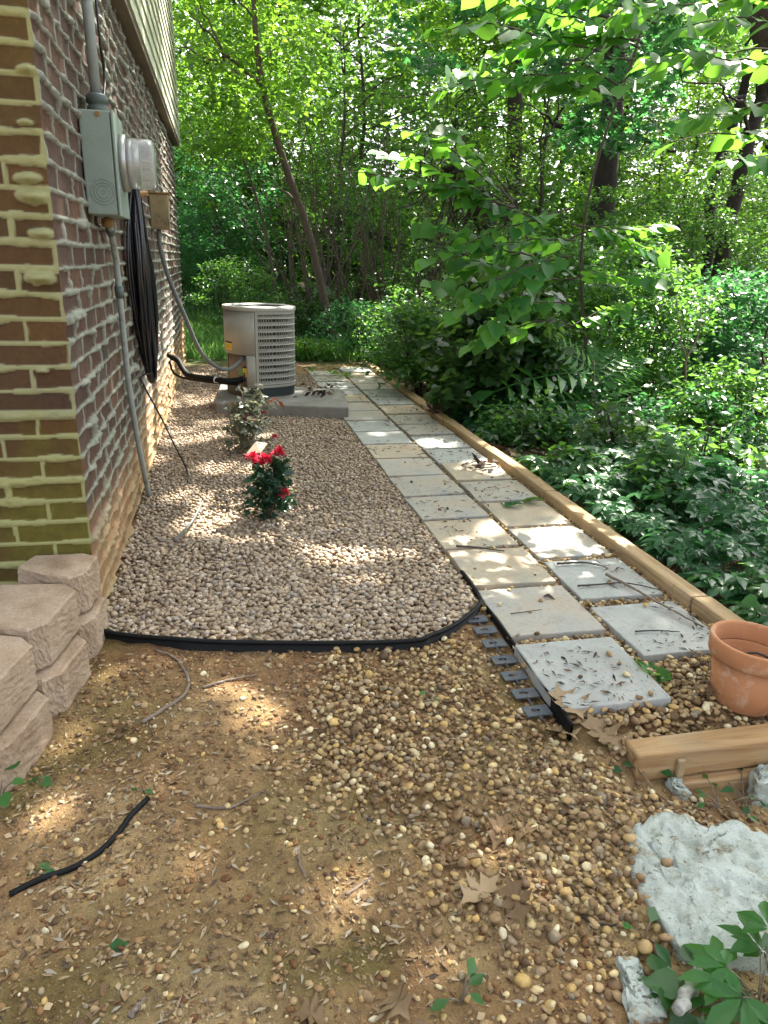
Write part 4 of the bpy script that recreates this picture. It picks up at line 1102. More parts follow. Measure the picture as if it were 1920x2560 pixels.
rock([G_(*p) for p in ((760,570),(800,830),(830,930),(930,1060),(990,1180),(1090,1330),(1250,1390),(1700,1310),(1900,1050),(1800,760),(1600,580),(1430,500),(1250,550),(1130,455),(960,425),(860,500))], -.115, .05, 'large flat white rough rock behind the leafy weed', 1)
rock([G_(*p) for p in ((690,1320),(740,1490),(770,1700),(990,1700),(1010,1540),(860,1470),(830,1330),(750,1300))], -.085, .03, 'small elongated white rock at the bottom of the photo', 2)
rock([E_(*p) for p in ((1570,1290),(1600,1345),(1700,1350),(1700,1260),(1610,1260))], -.13, .04, 'small white rock at the right edge below cross timbers', 3)
rock([E_(*p) for p in ((1205,1300),(1240,1350),(1300,1350),(1250,1300))], -.115, .02, 'tiny white rock chip left of the big white rock', 4)
rock([H2(*p) for p in ((190,430),(200,480),(270,510),(330,480),(320,430),(250,405))], -.085, .022, 'lumpy yellow clod on the clay left of the pebbles', 5, 'clay_clod', 'rust', 'clod')
rock([F_(*p) for p in ((-20,1180),(30,1270),(120,1260),(160,1200),(60,1160))], -.09, .02, 'dark flat stone at the left bottom photo edge', 6, 'dark_stone', 'coil', 'stone')
rock([F_(*p) for p in ((920,1200),(1000,1215),(1060,1170),(1045,1090),(950,1100))], -.09, .008, 'flat tan stone flake on the clay', 7, 'flat_stone', 'block', 'stone')
#PLANTS
# ------------------------------------------------------------------ vegetation
def gbase(x, y, dz=-.03): return np.array([x, y, float(ground_z(x, y))+dz])
def limb(mb, a, b_, r0, r1, seed, n=9, wob=.06, sag=0.0, k=7):
    g = np.random.default_rng(seed); a, b_ = np.array(a, float), np.array(b_, float); L = np.linalg.norm(b_-a)
    t = np.linspace(0, 1, n)[:, None]; P = a+(b_-a)*t
    w_ = np.cumsum(g.normal(size=(n, 3)), 0)*wob*L/n; w_ -= w_[0:1]; w_ -= t*w_[-1:]
    P = P+w_; P[:, 2] += -sag*L*4*(t[:, 0]*(1-t[:, 0]))
    mb.tube(P, np.linspace(r0, r1, n), k); return P
def trunk_path(mb, px, y, r0, r1, to_ground=True, top=None, seed=1, k=10):
    """trunk through picture points at depth y (a number or one per point)"""
    Y_ = np.broadcast_to(np.array(y, float), (len(px),))
    P = [ony(u, v, yy) for (u, v), yy in zip(px, Y_)]
    if to_ground: P = [gbase(P[0][0]+.0, P[0][1], -.08)]+P if P[0][2] > ground_z(P[0][0], P[0][1])+.1 else P
    if top is not None: P.append(np.array(top, float))
    Q = smooth_path(P, 26); R_ = np.linspace(r0, r1, 26); R_[:3] *= [1.35, 1.15, 1.05]
    g = np.random.default_rng(seed); R_ = R_*(1+.05*g.normal(size=26))
    mb.tube(Q, R_, k); return Q
def blobs(c, rad, n, seed, gap=.42, gs=.55, shell=.25):
    """cluster centres in an ellipsoid, thinned by noise so that holes show"""
    g = np.random.default_rng(seed); out = []
    while len(out) < n:
        p = g.normal(size=3); p = p/np.linalg.norm(p)*(shell+(1-shell)*g.random())**.6
        q = np.array(c)+p*np.array(rad)
        if vnoise(q[0]*gs*1.7+seed, q[1]*gs*1.7, q[2]*gs*2.2) > gap: out.append(q)
    return np.array(out)
def region(n, u, v, y, seed, gap=.4, gs=1.0):
    """cluster centres inside a picture window between two depths"""
    g = np.random.default_rng(seed); out = []
    while len(out) < n:
        yy = y[0]+(y[1]-y[0])*g.random()
        q = ony(u[0]+(u[1]-u[0])*g.random(), v[0]+(v[1]-v[0])*g.random(), yy)
        if q[2] < ground_z(q[0], q[1])+.03: continue
        if vnoise(q[0]*gs+seed*3.1, q[1]*gs, q[2]*gs*1.2) > gap: out.append(q)
    return np.array(out)
def tree(name, label, cat, base, wood, woodmat, geo, leafmat, group=None):
    t = thing(name, label, cat, base, group)
    if wood.v: wood.build('trunk', woodmat, t, True)
    leaf_obj('crown', geo if not isinstance(geo, list) else merge_geo(geo), leafmat, t)
    return t

# leaves cut from the crowns so sun flecks land on these ground points
SPOTS = [((480,1085),.22),((560,1050),.20),((470,1010),.14),((600,1120),.08),((430,1095),.17),((520,1075),.14),((385,1060),.13),((500,1310),.11),((560,1290),.07),((470,1240),.08),((690,1220),.07),((640,1085),.08),((1250,1325),.05),((1395,1358),.07),((1470,1372),.02),
         ((1090,1108),.09),((960,1085),.05),((850,965),.09),((790,985),.08),((1010,1010),.07),((930,905),.25),((580,1690),.0),((690,1735),.01),((285,1650),.0),
         ((470,935),.13),((430,905),.18),((700,925),.10),((1530,1290),.07),((1230,1130),.09),((160,1960),.0)]
SPOTS = [(onz(*p, 0)[:2], r) for p, r in SPOTS]+[(np.array(p), r) for p, r in (((-.58,4.2),.16),((-.66,4.9),.14),((-.60,5.6),.2),((-.62,6.4),.2))]
SD_ = np.array(SUN_DIR)
HIGH = []                                                       # sunlit sprays and bushes: gaps in the tall crowns only
for u_, v_, y_, r_ in ((1170,250,4.0,.22),(1080,230,4.0,.16),(1750,180,3.4,.28),(1850,330,3.5,.26),(1640,650,4.0,.18),(1430,40,3.9,.2),(980,390,4.2,.16),(1380,960,4.0,.12),(1300,970,4.0,.14),(1700,1000,5.0,.7),(1800,800,7,.8),(1850,1150,3.6,.45),(1850,950,5.5,.7),(1750,650,9,.9),(1600,850,6.5,.4),(1400,420,13,.8),(1200,300,12,.6),(1000,850,8,.5),(630,1060,4.15,.14),(1150,830,7,.3)):
    p_ = ony(u_, v_, y_); HIGH.append((p_[:2]-SD_[:2]*p_[2]/SD_[2], r_))
def open_gaps(geo, T, k=.75):
    v, f, a = geo; nv, nf = len(T[0]), len(T[1]); n = len(v)//nv
    V = v.reshape(n, nv, 3); c = V.mean(1); p = c[:, :2]-SD_[None, :2]*(c[:, 2:3]/SD_[2])
    keep = np.ones(n, bool); wob = .7+.6*fbm(p[:, 0]*7, p[:, 1]*7, 5, 2)
    for q, r in SPOTS+(HIGH if k > .7 else []): keep &= ~(np.hypot(p[:, 0]-q[0], p[:, 1]-q[1]) < (r+.07)*wob*k/.75)
    m = int(keep.sum()); F = (T[1][None]+(np.arange(m)*nv)[:, None, None]).reshape(-1, 3)
    return V[keep].reshape(-1, 3), F, a.reshape(n, nv)[keep].ravel()

# leaning slender tree behind the air conditioner
mb = MB(); Q = trunk_path(mb, [(832,858),(800,700),(765,560),(715,420),(678,300),(656,215),(640,100),(630,-60)], [10.2,10.1,10.0,9.9,9.8,9.7,9.6,9.5], .058, .026, False, (.3, 9.0, 6.5))
for i, (a, b_, r) in enumerate((((656,215,9.7),(500,65,9.2),.026),((656,225,9.7),(440,120,8.8),.016),((560,150,9.4),(470,-40,9.0),.014),((706,398,9.9),(640,330,10.4),.013),((730,500,9.95),(660,455,10.6),.012),
        ((640,60,9.6),(560,-30,9.4),.016),((650,150,9.6),(760,60,9.8),.012),((600,120,9.5),(520,185,9.3),.010),((512,80,9.3),(452,15,8.9),.010))):
    limb(mb, ony(*a), ony(*b_), r, r*.35, 40+i, 9, .35, -.03, 6)
cs = np.vstack([region(210, (446,800), (-420,280), (8.7,11.5), 3, .45, 1.6), region(60, (446,700), (180,380), (9.5,12), 4, .5, 1.6)])
tree('leaning_tree', 'slender young tree with a thin leaning trunk behind the air conditioner', 'tree', gbase(1.5, 10.2), mb, 'bark_young',
     cloud(cs, .34, 42, .085, LEAF, 5, .5, .7, .4), 'leaf_bright')
# thin yellowish stem at left
mb = MB(); Q = trunk_path(mb, [(690,760),(668,600),(637,480),(600,380),(555,290),(520,240)], [11.2]*6, .026, .010, True)
limb(mb, ony(600,380,11.2), ony(470,310,11), .01, .004, 3, 8, .3); limb(mb, ony(637,480,11.2), ony(560,420,11), .01, .004, 4, 8, .3)
tree('thin_sapling', 'thin bent yellowish sapling stem left of the leaning tree', 'tree', gbase(.6, 11.2), mb, 'bark_young',
     cloud(region(40, (450,640), (240,430), (10.8,12), 8, .4, 1.5), .3, 40, .07, LEAF, 6), 'leaf_mid')
# thick oak trunk with level limbs
mb = MB(); Q = trunk_path(mb, [(1496,640),(1505,540),(1515,440),(1525,330),(1535,220),(1540,100)], 12, .21, .15, True, (6.0, 11.6, 7.5), 2, 12)
for i, (a, b_, r) in enumerate((((1520,325,12),(1385,312,11.4),.07),((1385,312,11.4),(1350,280,11.2),.03),((1385,312,11.4),(1372,340,11.2),.03),((1372,340,11.2),(1330,362,11.1),.022),((1385,305,11.4),(1475,180,11),.02),((1395,300,11.3),(1398,225,11.1),.012),
        ((1530,330,11.9),(1610,350,11.0),.065),((1610,350,11.0),(1690,378,10.4),.03),((1625,350,11.0),(1570,395,10.8),.012),((1536,120,12),(1360,160,10),.03),((1536,100,12),(1700,130,9),.03),((1536,60,12),(1420,-40,9),.035))):
    limb(mb, ony(*a), ony(*b_), r, r*.55, 60+i, 9, .25, 0, 7)
low = cloud(np.vstack([region(26, (1370,1720), (-60,190), (7.2,9.5), 11, .35, 1.3), region(46, (1000,1900), (-120,170), (8.5,11.5), 14, .35, 1.3), region(16, (1420,1660), (190,360), (7.5,9.5), 12, .42, 1.4)]), .34, 26, .145, OAK, 7, .45, .5)
up = open_gaps(cloud(blobs((6.4, 13.4, 8.2), (3.4, 3.0, 2.3), 120, 21), .62, 60, .15, LEAF, 8), LEAF)
tree('oak_tree', 'thick dark trunked oak with a level limb on each side', 'tree', gbase(*ony(1496,640,12)[:2]), mb, 'bark_dark', [low, up], 'leaf_blue')
# straight grey trunk farther back
mb = MB(); trunk_path(mb, [(1280,520),(1284,430),(1288,250),(1292,100),(1296,-50)], 16, .175, .14, True, (5.6, 16.4, 9), 3, 12)
for i, (a, b_, r) in enumerate((((1290,120,16),(1370,108,14),.04),((1290,90,16),(1180,150,14),.03),((1290,10,16),(1200,-60,14),.04))): limb(mb, ony(*a), ony(*b_), r, r*.4, 70+i, 9, .3)
tree('straight_tree', 'straight grey trunked tree left of the thick oak', 'tree', gbase(*ony(1280,520,16)[:2]), mb, 'bark',
     [cloud(region(90, (1120,1450), (-500,130), (13,17), 13, .42, .8), .6, 60, .15, LEAF, 9), cloud(blobs((5.6,16,9.5),(3.5,3.5,2.2),70,23), .6, 45, .16, LEAF, 10)], 'leaf_bright')
# leaning twin trunks at the right
mb = MB(); trunk_path(mb, [(1806,640),(1822,560),(1850,450),(1872,350),(1905,250),(1950,120)], 10, .115, .09, True, (10, 10.5, 6), 4)
trunk_path(mb, [(1770,640),(1774,540),(1778,470),(1815,360),(1850,260),(1880,150)], 10.3, .085, .06, True, (8.4, 11, 6), 5)
for i, (a, b_, r) in enumerate((((1872,350,10),(1820,235,9.4),.03),((1860,240,10),(1700,160,8.4),.02),((1940,130,10),(1760,90,8.6),.02))): limb(mb, ony(*a), ony(*b_), r, r*.4, 80+i, 9, .3)
tree('twin_trunk_tree', 'leaning dark twin trunked tree at the right edge', 'tree', gbase(*ony(1806,640,10)[:2]), mb, 'bark_dark',
     [cloud(blobs((10.6,12.5,7.5),(3.0,3.0,2.4),90,25), .55, 50, .13, LEAF, 11), cloud(region(30, (1700,1960), (-150,200), (9,12), 15, .4, .9), .45, 45, .11, LEAF, 12)], 'leaf_mid')
# unseen tall trees placed up the sun ray so their crowns shade the yard
def shade_tree(name, label, base, crown_c, crown_r, n, seed, mat, gap, per=64, size=.15):
    mb = MB(); base = np.array(base, float); c = np.array(crown_c, float)
    limb(mb, base, c-[0, 0, crown_r[2]*.6], .19, .12, seed, 12, .12, 0, 12); limb(mb, c-[0, 0, crown_r[2]*.62], c+[0, 0, crown_r[2]*.7], .12, .03, seed+1, 9, .2)
    g = np.random.default_rng(seed)
    for i in range(12):
        a = i*2.4+g.random(); s_ = c-[0, 0, crown_r[2]*(.55-.8*i/12)]
        limb(mb, s_, c+np.array([math.cos(a)*crown_r[0]*.8, math.sin(a)*crown_r[1]*.8, (-.3+1.0*g.random())*crown_r[2]*.7]), .05, .012, seed+3+i, 9, .25, -.05, 6)
    return tree(name, label, 'tree', base, mb, 'bark', open_gaps(cloud(blobs(c, crown_r, n, seed, gap, .42), .58, per, size, LEAF, seed), LEAF), mat)
shade_tree('path_shade_tree', 'unseen tall leafy tree at right, placed to shade the path', gbase(7.6, 5.2), (4.2, 4.9, 7.0), (2.0, 3.2, 1.7), 215, 31, 'leaf_mid', .22)
shade_tree('slab_shade_tree', 'unseen tall tree at right, placed to shade the grey slab', gbase(8.6, 8.3), (4.5, 8.8, 7.4), (2.4, 3.0, 1.7), 250, 33, 'leaf_mid', .22)
shade_tree('clay_shade_tree', 'unseen spreading tree at right, placed to shade the foreground clay', gbase(7.0, 2.0), (4.0, 2.0, 6.4), (2.5, 2.3, 1.6), 190, 35, 'leaf_mid', .22)

# young bushy trees of the wood's edge
YT = [(1.2, 17.0, 5.0, 2.0), (5.2, 17.0, 5.2, 2.0), (7.6, 12.4, 2.8, 1.3), (10.4, 12.2, 3.2, 1.5), (12.5, 17.5, 5.0, 2.2), (-1.4, 18.5, 5.2, 2.0),
      (-.2, 15.5, 3.6, 1.7), (2.2, 14.2, 3.4, 1.6), (4.0, 13.6, 2.9, 1.5), (6.6, 15.2, 3.6, 1.8), (9.0, 13.8, 3.4, 1.8), (11.2, 15.5, 4.0, 2.0), (3.2, 17.5, 5.0, 2.2), (8.0, 18.5, 5.0, 2.4), (.4, 19.5, 5.4, 2.4)]
def young(base, h, r, seed, label, mat):
    mb = MB(); top = base+np.array([0, 0, h]); P = limb(mb, base, top, .05, .012, seed, 12, .12, 0, 7); g = np.random.default_rng(seed)
    for i in range(11):
        a = g.random()*6.28; s_ = P[2+int(i*.8)]
        limb(mb, s_, s_+np.array([math.cos(a)*r*.8, math.sin(a)*r*.8, .3+.5*g.random()]), .016, .005, seed+i, 7, .25, -.05, 5)
    return tree('young_tree', label, 'tree', base, mb, 'bark', cloud(blobs(base+[0, 0, h*.58], (r, r, h*.52), 95, seed, .40, .9, .3), .34, 46, .095, LEAF, seed, .5, .7), mat, 'young bushy trees along the edge of the wood')
LY = 'bushy young tree in the wood behind the yard'
y1 = young(gbase(*YT[0][:2]), YT[0][2], YT[0][3], 101, LY, 'leaf_bright')
y2 = young(gbase(*YT[1][:2]), YT[1][2], YT[1][3], 102, LY, 'leaf_mid')
def copy_thing(src, loc, rot, sc):
    r = src.copy(); COL.objects.link(r); r.location = tuple(map(float, loc)); r.rotation_euler = (0, 0, rot); r.scale = (sc, sc, sc)
    for ch in list(src.children):
        c = ch.copy(); COL.objects.link(c); c.parent = r
    return r
for i, (x, y, h, r_) in enumerate(YT[2:]):
    s_ = y1 if i % 2 == 0 else y2
    copy_thing(s_, gbase(x, y), 1.3*i+.7, h/3.5)

# far wood
cs = []
g = np.random.default_rng(77)
while len(cs) < 5200:
    y = 19+22*g.random()**1.4; x = -9+(y*1.02+9)*g.random(); z = ground_z(x, y)+(14+.15*y)*g.random()**1.05
    if vnoise(x*.45, y*.45, z*.5+9) > .34+.006*z: cs.append((x, y, float(z)))
while len(cs) < 6100:                                           # the wood's leafy floor
    y = 17.5+7*g.random(); x = -5+(y*1.02+5)*g.random(); cs.append((x, y, float(ground_z(x, y)+3.2*g.random())))
geo = cloud(np.array(cs), .75, 42, .24, SLIM, 78, .55, .8, .4, 1.7)
mb = MB()
for i in range(14):
    y = 20+17*g.random(); x = -7+(y+7)*g.random(); limb(mb, gbase(x, y), gbase(x+g.normal()*.6, y)+[0, 0, 13], .09+.12*g.random(), .06, 200+i, 9, .1, 0, 7)
wv, wf = np.array(mb.v), [q if len(q) == 4 else q for q in mb.f]
wood_ = thing('far_wood', None, None, (8, 28, 0)); tag(wood_, 'dense sunlit broadleaf wood filling the background', 'wood', kind='stuff')
nv_ = len(SLIM[0]); va, fa, aa = geo; n_ = len(va)//nv_; sel = np.repeat(np.array([vnoise(c[0]*.25, c[1]*.25, c[2]*.3) > .56 for c in cs]), 42)
for q_, mt_ in ((sel, 'leaf_bright'), (~sel, 'leaf_mid')):
    m_ = int(q_.sum()); leaf_obj('foliage', (va.reshape(n_, nv_, 3)[q_].reshape(-1, 3), (SLIM[1][None]+(np.arange(m_)*nv_)[:, None, None]).reshape(-1, 3), aa.reshape(n_, nv_)[q_].ravel()), mt_, wood_); mb.build('trunks', 'bark', wood_, True)

# redbud spreading its heart shaped leaves from the right
mb = MB(); rb = gbase(*onz(1480, 1075, -.25)[:2])
RBY = rb[1]
stemA = smooth_path([rb, ony(1468, 900, RBY), ony(1452, 700, RBY), ony(1466, 520, RBY-.1), ony(1515, 330, RBY-.2), ony(1590, 120, RBY-.35), ony(1660, -160, RBY-.5)], 26)
mb.tube(stemA, np.linspace(.015, .008, 26), 8)
stemB = smooth_path([rb+[.05, .05, 0], ony(1380, 930, RBY), ony(1340, 780, RBY-.05), ony(1330, 640, RBY-.1), ony(1295, 540, RBY-.15), ony(1262, 470, RBY-.15)], 16)
mb.tube(stemB, np.linspace(.014, .006, 16), 7)
SPR = [((1600,120),(1290,15),4.0,4.1),((1590,150),(1080,75),3.9,3.9),((1560,220),(985,245),3.9,4.0),((1275,500),(960,300),4.0,4.2),((1285,520),(835,440),4.0,4.3),((1290,530),(960,385),4.0,4.3),
       ((1430,520),(1060,650),4.0,4.0),((1330,640),(1045,560),4.0,4.2),((1335,660),(1130,790),4.0,3.9),((1410,700),(1640,700),4.1,4.0),((1420,600),(1670,560),4.1,4.2),((1430,560),(1650,640),4.1,4.0),
       ((2050,40),(1640,30),3.4,3.4),((2050,90),(1700,70),3.3,3.2),((2060,200),(1610,150),3.4,3.4),((2060,260),(1720,300),3.3,3.3),((2060,330),(1650,360),3.5,3.5),((2050,420),(1770,420),3.6,3.6),((1380,640),(1230,820),4.0,3.9),((1350,560),(1170,500),4.0,4.1),
       ((1640,60),(1400,-20),3.9,4.0),((1600,100),(1220,150),4,4.1),((1560,230),(1290,210),3.9,4.1),((1440,600),(1200,620),4,4.1),((1700,0),(1500,60),3.7,3.8),((1400,700),(1150,650),4.1,4.2),((1380,800),(1180,860),4.0,4.1),((1420,760),(1290,760),4.0,3.9),((1430,640),(1270,700),4.0,4.1),((1340,780),(1120,720),4.0,4.2),
       ((1560,250),(1130,180),4.0,4.2),((1270,480),(1130,330),4.1,4.3),((1290,520),(1040,460),4.1,4.3),((1620,60),(1330,120),3.9,4.1),((1640,0),(1180,-10),3.9,4.2),((1400,620),(1080,710),4.2,4.3),((1420,820),(1560,760),4.1,4.1),((2060,120),(1560,210),3.6,3.6)]
geos = []
for i, (a, b_, ya, yb) in enumerate(SPR):
    P = limb(mb, ony(*a, ya), ony(*b_, yb), .006, .002, 300+i, 12, .16, -.05, 5)
    g = np.random.default_rng(300+i); L = np.linalg.norm(P[-1]-P[0]); n = int(L/.040)+4
    t = .12+.88*np.linspace(0, 1, n)**.9; idx = t*11; i0 = np.clip(idx.astype(int), 0, 10); fr = (idx-i0)[:, None]
    B = P[i0]*(1-fr)+P[i0+1]*fr; d0 = unit((P[-1]-P[0])[None])[0]; sd = unit(np.cross(d0, [0, 0, 1.])[None])[0]
    sgn = np.where(np.arange(n) % 2, 1, -1)[:, None]
    d = d0[None]*.55+sd[None]*sgn*.8+np.array([0, 0, -1])*(.15+.45*g.random((n, 1)))+.18*g.normal(size=(n, 3))
    nr = np.array([0, -.35, 1])[None]+.42*g.normal(size=(n, 3))
    geos.append(leaves_geo(B+d*.02, d, nr, .070+.050*g.random(n), HEART, g.random(n)))
geos = [open_gaps(q, HEART, .65) for q in geos]
tree('redbud_tree', 'redbud with large glowing heart shaped leaves hanging over the creeper', 'tree', rb, mb, 'stick_dark', geos, 'leaf_redbud')

# dead trunk wrapped in vines
mb = MB(); P = trunk_path(mb, [(1262,720),(1230,600),(1195,500),(1150,430),(1118,395)], 7.6, .12, .10, True, None, 9, 9)
g = np.random.default_rng(9)
for i in range(70):
    c = P[int(g.random()*24)]; a = c+g.normal(size=3)*[.16,.12,.14]; b_ = a+np.array([g.normal()*.22-.08, g.normal()*.15, -.25-.45*g.random()])
    limb(mb, a, b_, .010, .004, 400+i, 7, .4, .05, 4)
tree('vine_snag', 'dark broken trunk smothered in dead vines behind the redbud', 'dead tree', gbase(*ony(1262,720,7.6)[:2]), mb, 'bark_dark',
     cloud(np.vstack([P[4:]+np.random.default_rng(3).normal(size=(22,3))*.16, region(30, (1090,1330), (400,640), (7.2,7.8), 31, .4, 2)]), .2, 20, .075, LEAF, 33), 'leaf_dark')

def stems(mb, base, n, h, spread, r, seed):
    g = np.random.default_rng(seed); tips = []
    for i in range(n):
        a = g.random()*6.28; q = base+np.array([math.cos(a)*spread*.25*g.random(), math.sin(a)*spread*.25*g.random(), 0])
        tp = q+np.array([math.cos(a)*spread*g.random(), math.sin(a)*spread*g.random(), h*(.6+.5*g.random())])
        tips.append(limb(mb, q, tp, r, r*.3, seed*17+i, 8, .2, -.06, 5))
    return tips
def shrub(label, base, w_, h, n, per, size, seed, mat, T=LEAF, name='shrub', cat='shrub', gap=.36, gs=1.6, cr=.17, sm='bark'):
    mb = MB(); stems(mb, base, 9, h*.85, w_*.6, .011, seed)
    t = thing(name, label, cat, base); mb.build('stems', sm, t, True)
    leaf_obj('foliage', cloud(blobs(base+[0, 0, h*.52], (w_, w_*.8, h*.5), n, seed, gap, gs, .2), cr, per, size, T, seed, .6, .7), mat, t)
    return t
def sbase(u, v, y): 
    q = ony(u, v, y); return gbase(q[0], y)
shrub('tall blue green shrub beyond the house corner and grass', sbase(545, 640, 13), 1.15, 3.1, 170, 44, .075, 51, 'leaf_blue', cr=.28)
shrub('rounded blue green shrub behind the grass at the house corner', sbase(450, 640, 14.5), 1.0, 2.3, 120, 40, .075, 52, 'leaf_blue', cr=.26)
shrub('low sunlit white flecked shrub at the grass edge', sbase(600, 740, 11.2), .75, 1.2, 90, 40, .05, 53, 'leaf_mid')
shrub('dark low shrub right behind the air conditioner', sbase(760, 800, 10.6), .75, .8, 80, 36, .06, 54, 'leaf_dark')
shrub('bright green low weeds beside the foot of the leaning tree', sbase(760, 890, 8.9), .45, .28, 30, 26, .06, 55, 'leaf_bright', name='weed_clump', cat='weeds')
shrub('pale leaved low shrub at the far end of the path', sbase(905, 880, 8.9), .6, .75, 80, 34, .055, 56, 'leaf_blue')
shrub('leafy shrub behind the farthest timber', sbase(1010, 900, 8.2), .65, .95, 90, 36, .06, 57, 'leaf_mid')
shrub('dense dark green shrub in front of the vine covered trunk', sbase(1130, 930, 7.0), .65, 1.35, 100, 30, .065, 58, 'leaf_dark')
shrub('mid green shrub behind the redbud stems', sbase(1330, 950, 6.6), .8, 1.7, 150, 38, .065, 59, 'leaf_mid')
shrub('tall sunlit vine tangle round the twin trunks', sbase(1760, 800, 9.0), 1.2, 3.1, 230, 44, .06, 60, 'leaf_mid', name='vine_tangle', cat='vine')
shrub('sunlit bush in front of the vine tangle', sbase(1700, 930, 6.8), .9, 1.6, 170, 40, .06, 61, 'leaf_blue')
shrub('tall glossy bush at the right edge of the photo', sbase(1880, 960, 6.0), .8, 1.5, 150, 40, .065, 62, 'leaf_blue')
shrub('mid green bush between the oak and the vine tangle', sbase(1540, 760, 9.6), 1.1, 2.5, 220, 42, .07, 63, 'leaf_mid')
shrub('bushy green shrub pressing against the farthest timber', sbase(1060, 940, 6.3), .45, .85, 80, 34, .06, 151, 'leaf_mid')
shrub('dark leafy shrub under the hanging redbud sprays', sbase(1230, 900, 5.3), .55, 1.15, 110, 34, .07, 152, 'leaf_dark', HEART)
shrub('open mid green shrub under the redbud stem', sbase(1370, 980, 5.4), .5, .85, 60, 28, .06, 153, 'leaf_blue')
shrub('broad mid green shrub right of the redbud stem', sbase(1580, 960, 5.8), .7, 1.7, 130, 32, .065, 154, 'leaf_mid')
shrub('sunlit pale shrub at the right photo edge above the creeper', sbase(1850, 1050, 4.6), .6, .75, 110, 36, .055, 155, 'leaf_mid')
shrub('open bush beside the middle timber', sbase(1310, 1060, 4.6), .34, .4, 40, 24, .055, 156, 'leaf_mid')
shrub('low leafy bush at the right beside the creeper', sbase(1720, 1060, 4.6), .5, .5, 55, 28, .06, 157, 'leaf_blue')
for i_, (u_, v_, y_, w0, h0, mt_, lb_) in enumerate(((1420,1180,3.7,.18,.24,'leaf_mid','small open plant at the timber below the compound leaves'),(1640,1230,3.2,.26,.40,'leaf_mid','sparse leafy plant between creeper and timber joint'),
        (1820,1240,3.1,.26,.40,'leaf_blue','leafy plant at the right edge of the creeper'),(1560,1080,4.0,.30,.50,'leaf_dark','dark leafy plant right of the compound leaved sapling'),
        (1760,1140,3.7,.32,.50,'leaf_mid','knee high mid green plant in the sunlit creeper'),(1180,1000,5.2,.28,.50,'leaf_mid','small plant leaning over the leaf heap on the timber'))):
    shrub(lb_, sbase(u_, v_, y_), w0, h0, 26, 20, .07, 160+i_, mt_, name='leafy_plant', cat='plant', cr=.10)
# cane thicket
mb = MB(); g = np.random.default_rng(66); cb = gbase(2.2, 11.6)
for i in range(95):
    q = gbase(1.0+2.9*g.random(), 10.7+1.8*g.random()); limb(mb, q, q+[g.normal()*.55-.2, g.normal()*.4, 1.7+2.0*g.random()], .012+.008*g.random(), .004, 500+i, 8, .12, -.04, 5)
t = thing('cane_thicket', 'brown thicket of thin upright canes behind the leaning tree', 'thicket', cb); mb.build('canes', 'bark_young', t, True)
leaf_obj('foliage', cloud(blobs(cb+[.2, 0, 1.7], (1.7, .9, 1.6), 130, 67, .4, 1.2, .1), .3, 30, .06, LEAF, 68, .6, .7), 'leaf_mid', t)

# compound leaved sapling
sb = gbase(*onz(1490, 1150, -.3)[:2]); SY = sb[1]
mb = MB(); st = smooth_path([sb, ony(1487, 1000, SY), ony(1485, 900, SY)], 12); mb.tube(st, np.linspace(.009, .004, 12), 6)
t = thing('compound_leaf_sapling', 'sapling with long feathery compound leaves beside the timber', 'sapling', sb); mb.build('stem', 'stick', t, True)
CL = [((1478,935),(1225,985),4.0),((1487,930),(1355,850),4.1),((1487,960),(1640,900),4.2),((1487,990),(1620,960),4.0),((1480,1010),(1290,1040),3.9),((1485,1040),(1600,1035),3.9),((1485,900),(1480,850),4.2),((1480,1070),(1235,1105),3.8),((1490,1060),(1740,1085),3.9),((1487,940),(1600,870),4.4)]
k0 = SY-4.0
B = np.array([ony(*a, SY) for a, b_, y in CL]); E2 = np.array([ony(*b_, y+k0*.9) for a, b_, y in CL]); d = E2-B; L = np.linalg.norm(d, axis=1)
d = unit(d); d[:, 2] += .28
leaf_obj('leaves', leaves_geo(B, d, np.array([[0, -.5, 1.]])+.22*np.random.default_rng(4).normal(size=(len(B), 3)), L*.92, COMP, np.linspace(.95, .4, len(B)), 1.15), 'leaf_redbud', t)
# forked sapling at right
mb = MB(); fb = gbase(*ony(1712, 960, 5.2)[:2])
trunk_path(mb, [(1712,960),(1716,900),(1745,840),(1752,770)], 5.2, .012, .006, True); limb(mb, ony(1716,900,5.2), ony(1690,740,5.2), .008, .004, 3, 8, .15)
tree('forked_sapling', 'bare forked sapling standing in the sunlit bushes at right', 'sapling', fb, mb, 'stick', cloud(region(14, (1660,1800), (700,800), (5,5.4), 71, .2, 2), .12, 14, .05, LEAF, 72), 'leaf_mid')

# creeper carpet and undergrowth
g = np.random.default_rng(81); n = 6600
x = 1.74+4.6*g.random(n)**1.4; y = 1.05+4.6*g.random(n)**.85
k = (fbm(x*1.6, y*1.6, 3, 2) > .38); x, y = x[k], y[k]; n = len(x)
hh = (.04+.25*g.random(n)**1.1*np.clip((x-1.68)/.35, .25, 1))*(.6+.8*fbm(x*.9, y*.9, 6, 2))
az = g.random(n)*6.28
cr = leaves_geo(np.stack([x, y, ground_z(x, y)+hh], 1), np.stack([np.cos(az), np.sin(az), -.12+.15*g.normal(size=n)], 1), np.stack([-.10+.28*g.normal(size=n), -.12+.28*g.normal(size=n), np.ones(n)], 1), .045+.085*g.random(n)**1.5, PALM, g.random(n))
cp = thing('creeper_carpet', None, None, (2.5, 3, -.2)); tag(cp, 'five fingered creeper carpeting the slope beside the timbers', 'ground cover', kind='stuff')
nv_ = len(PALM[0]); va, fa, aa = cr; sel = fbm(x*1.1, y*1.1, 14, 2)+.25*g.random(n) > .62
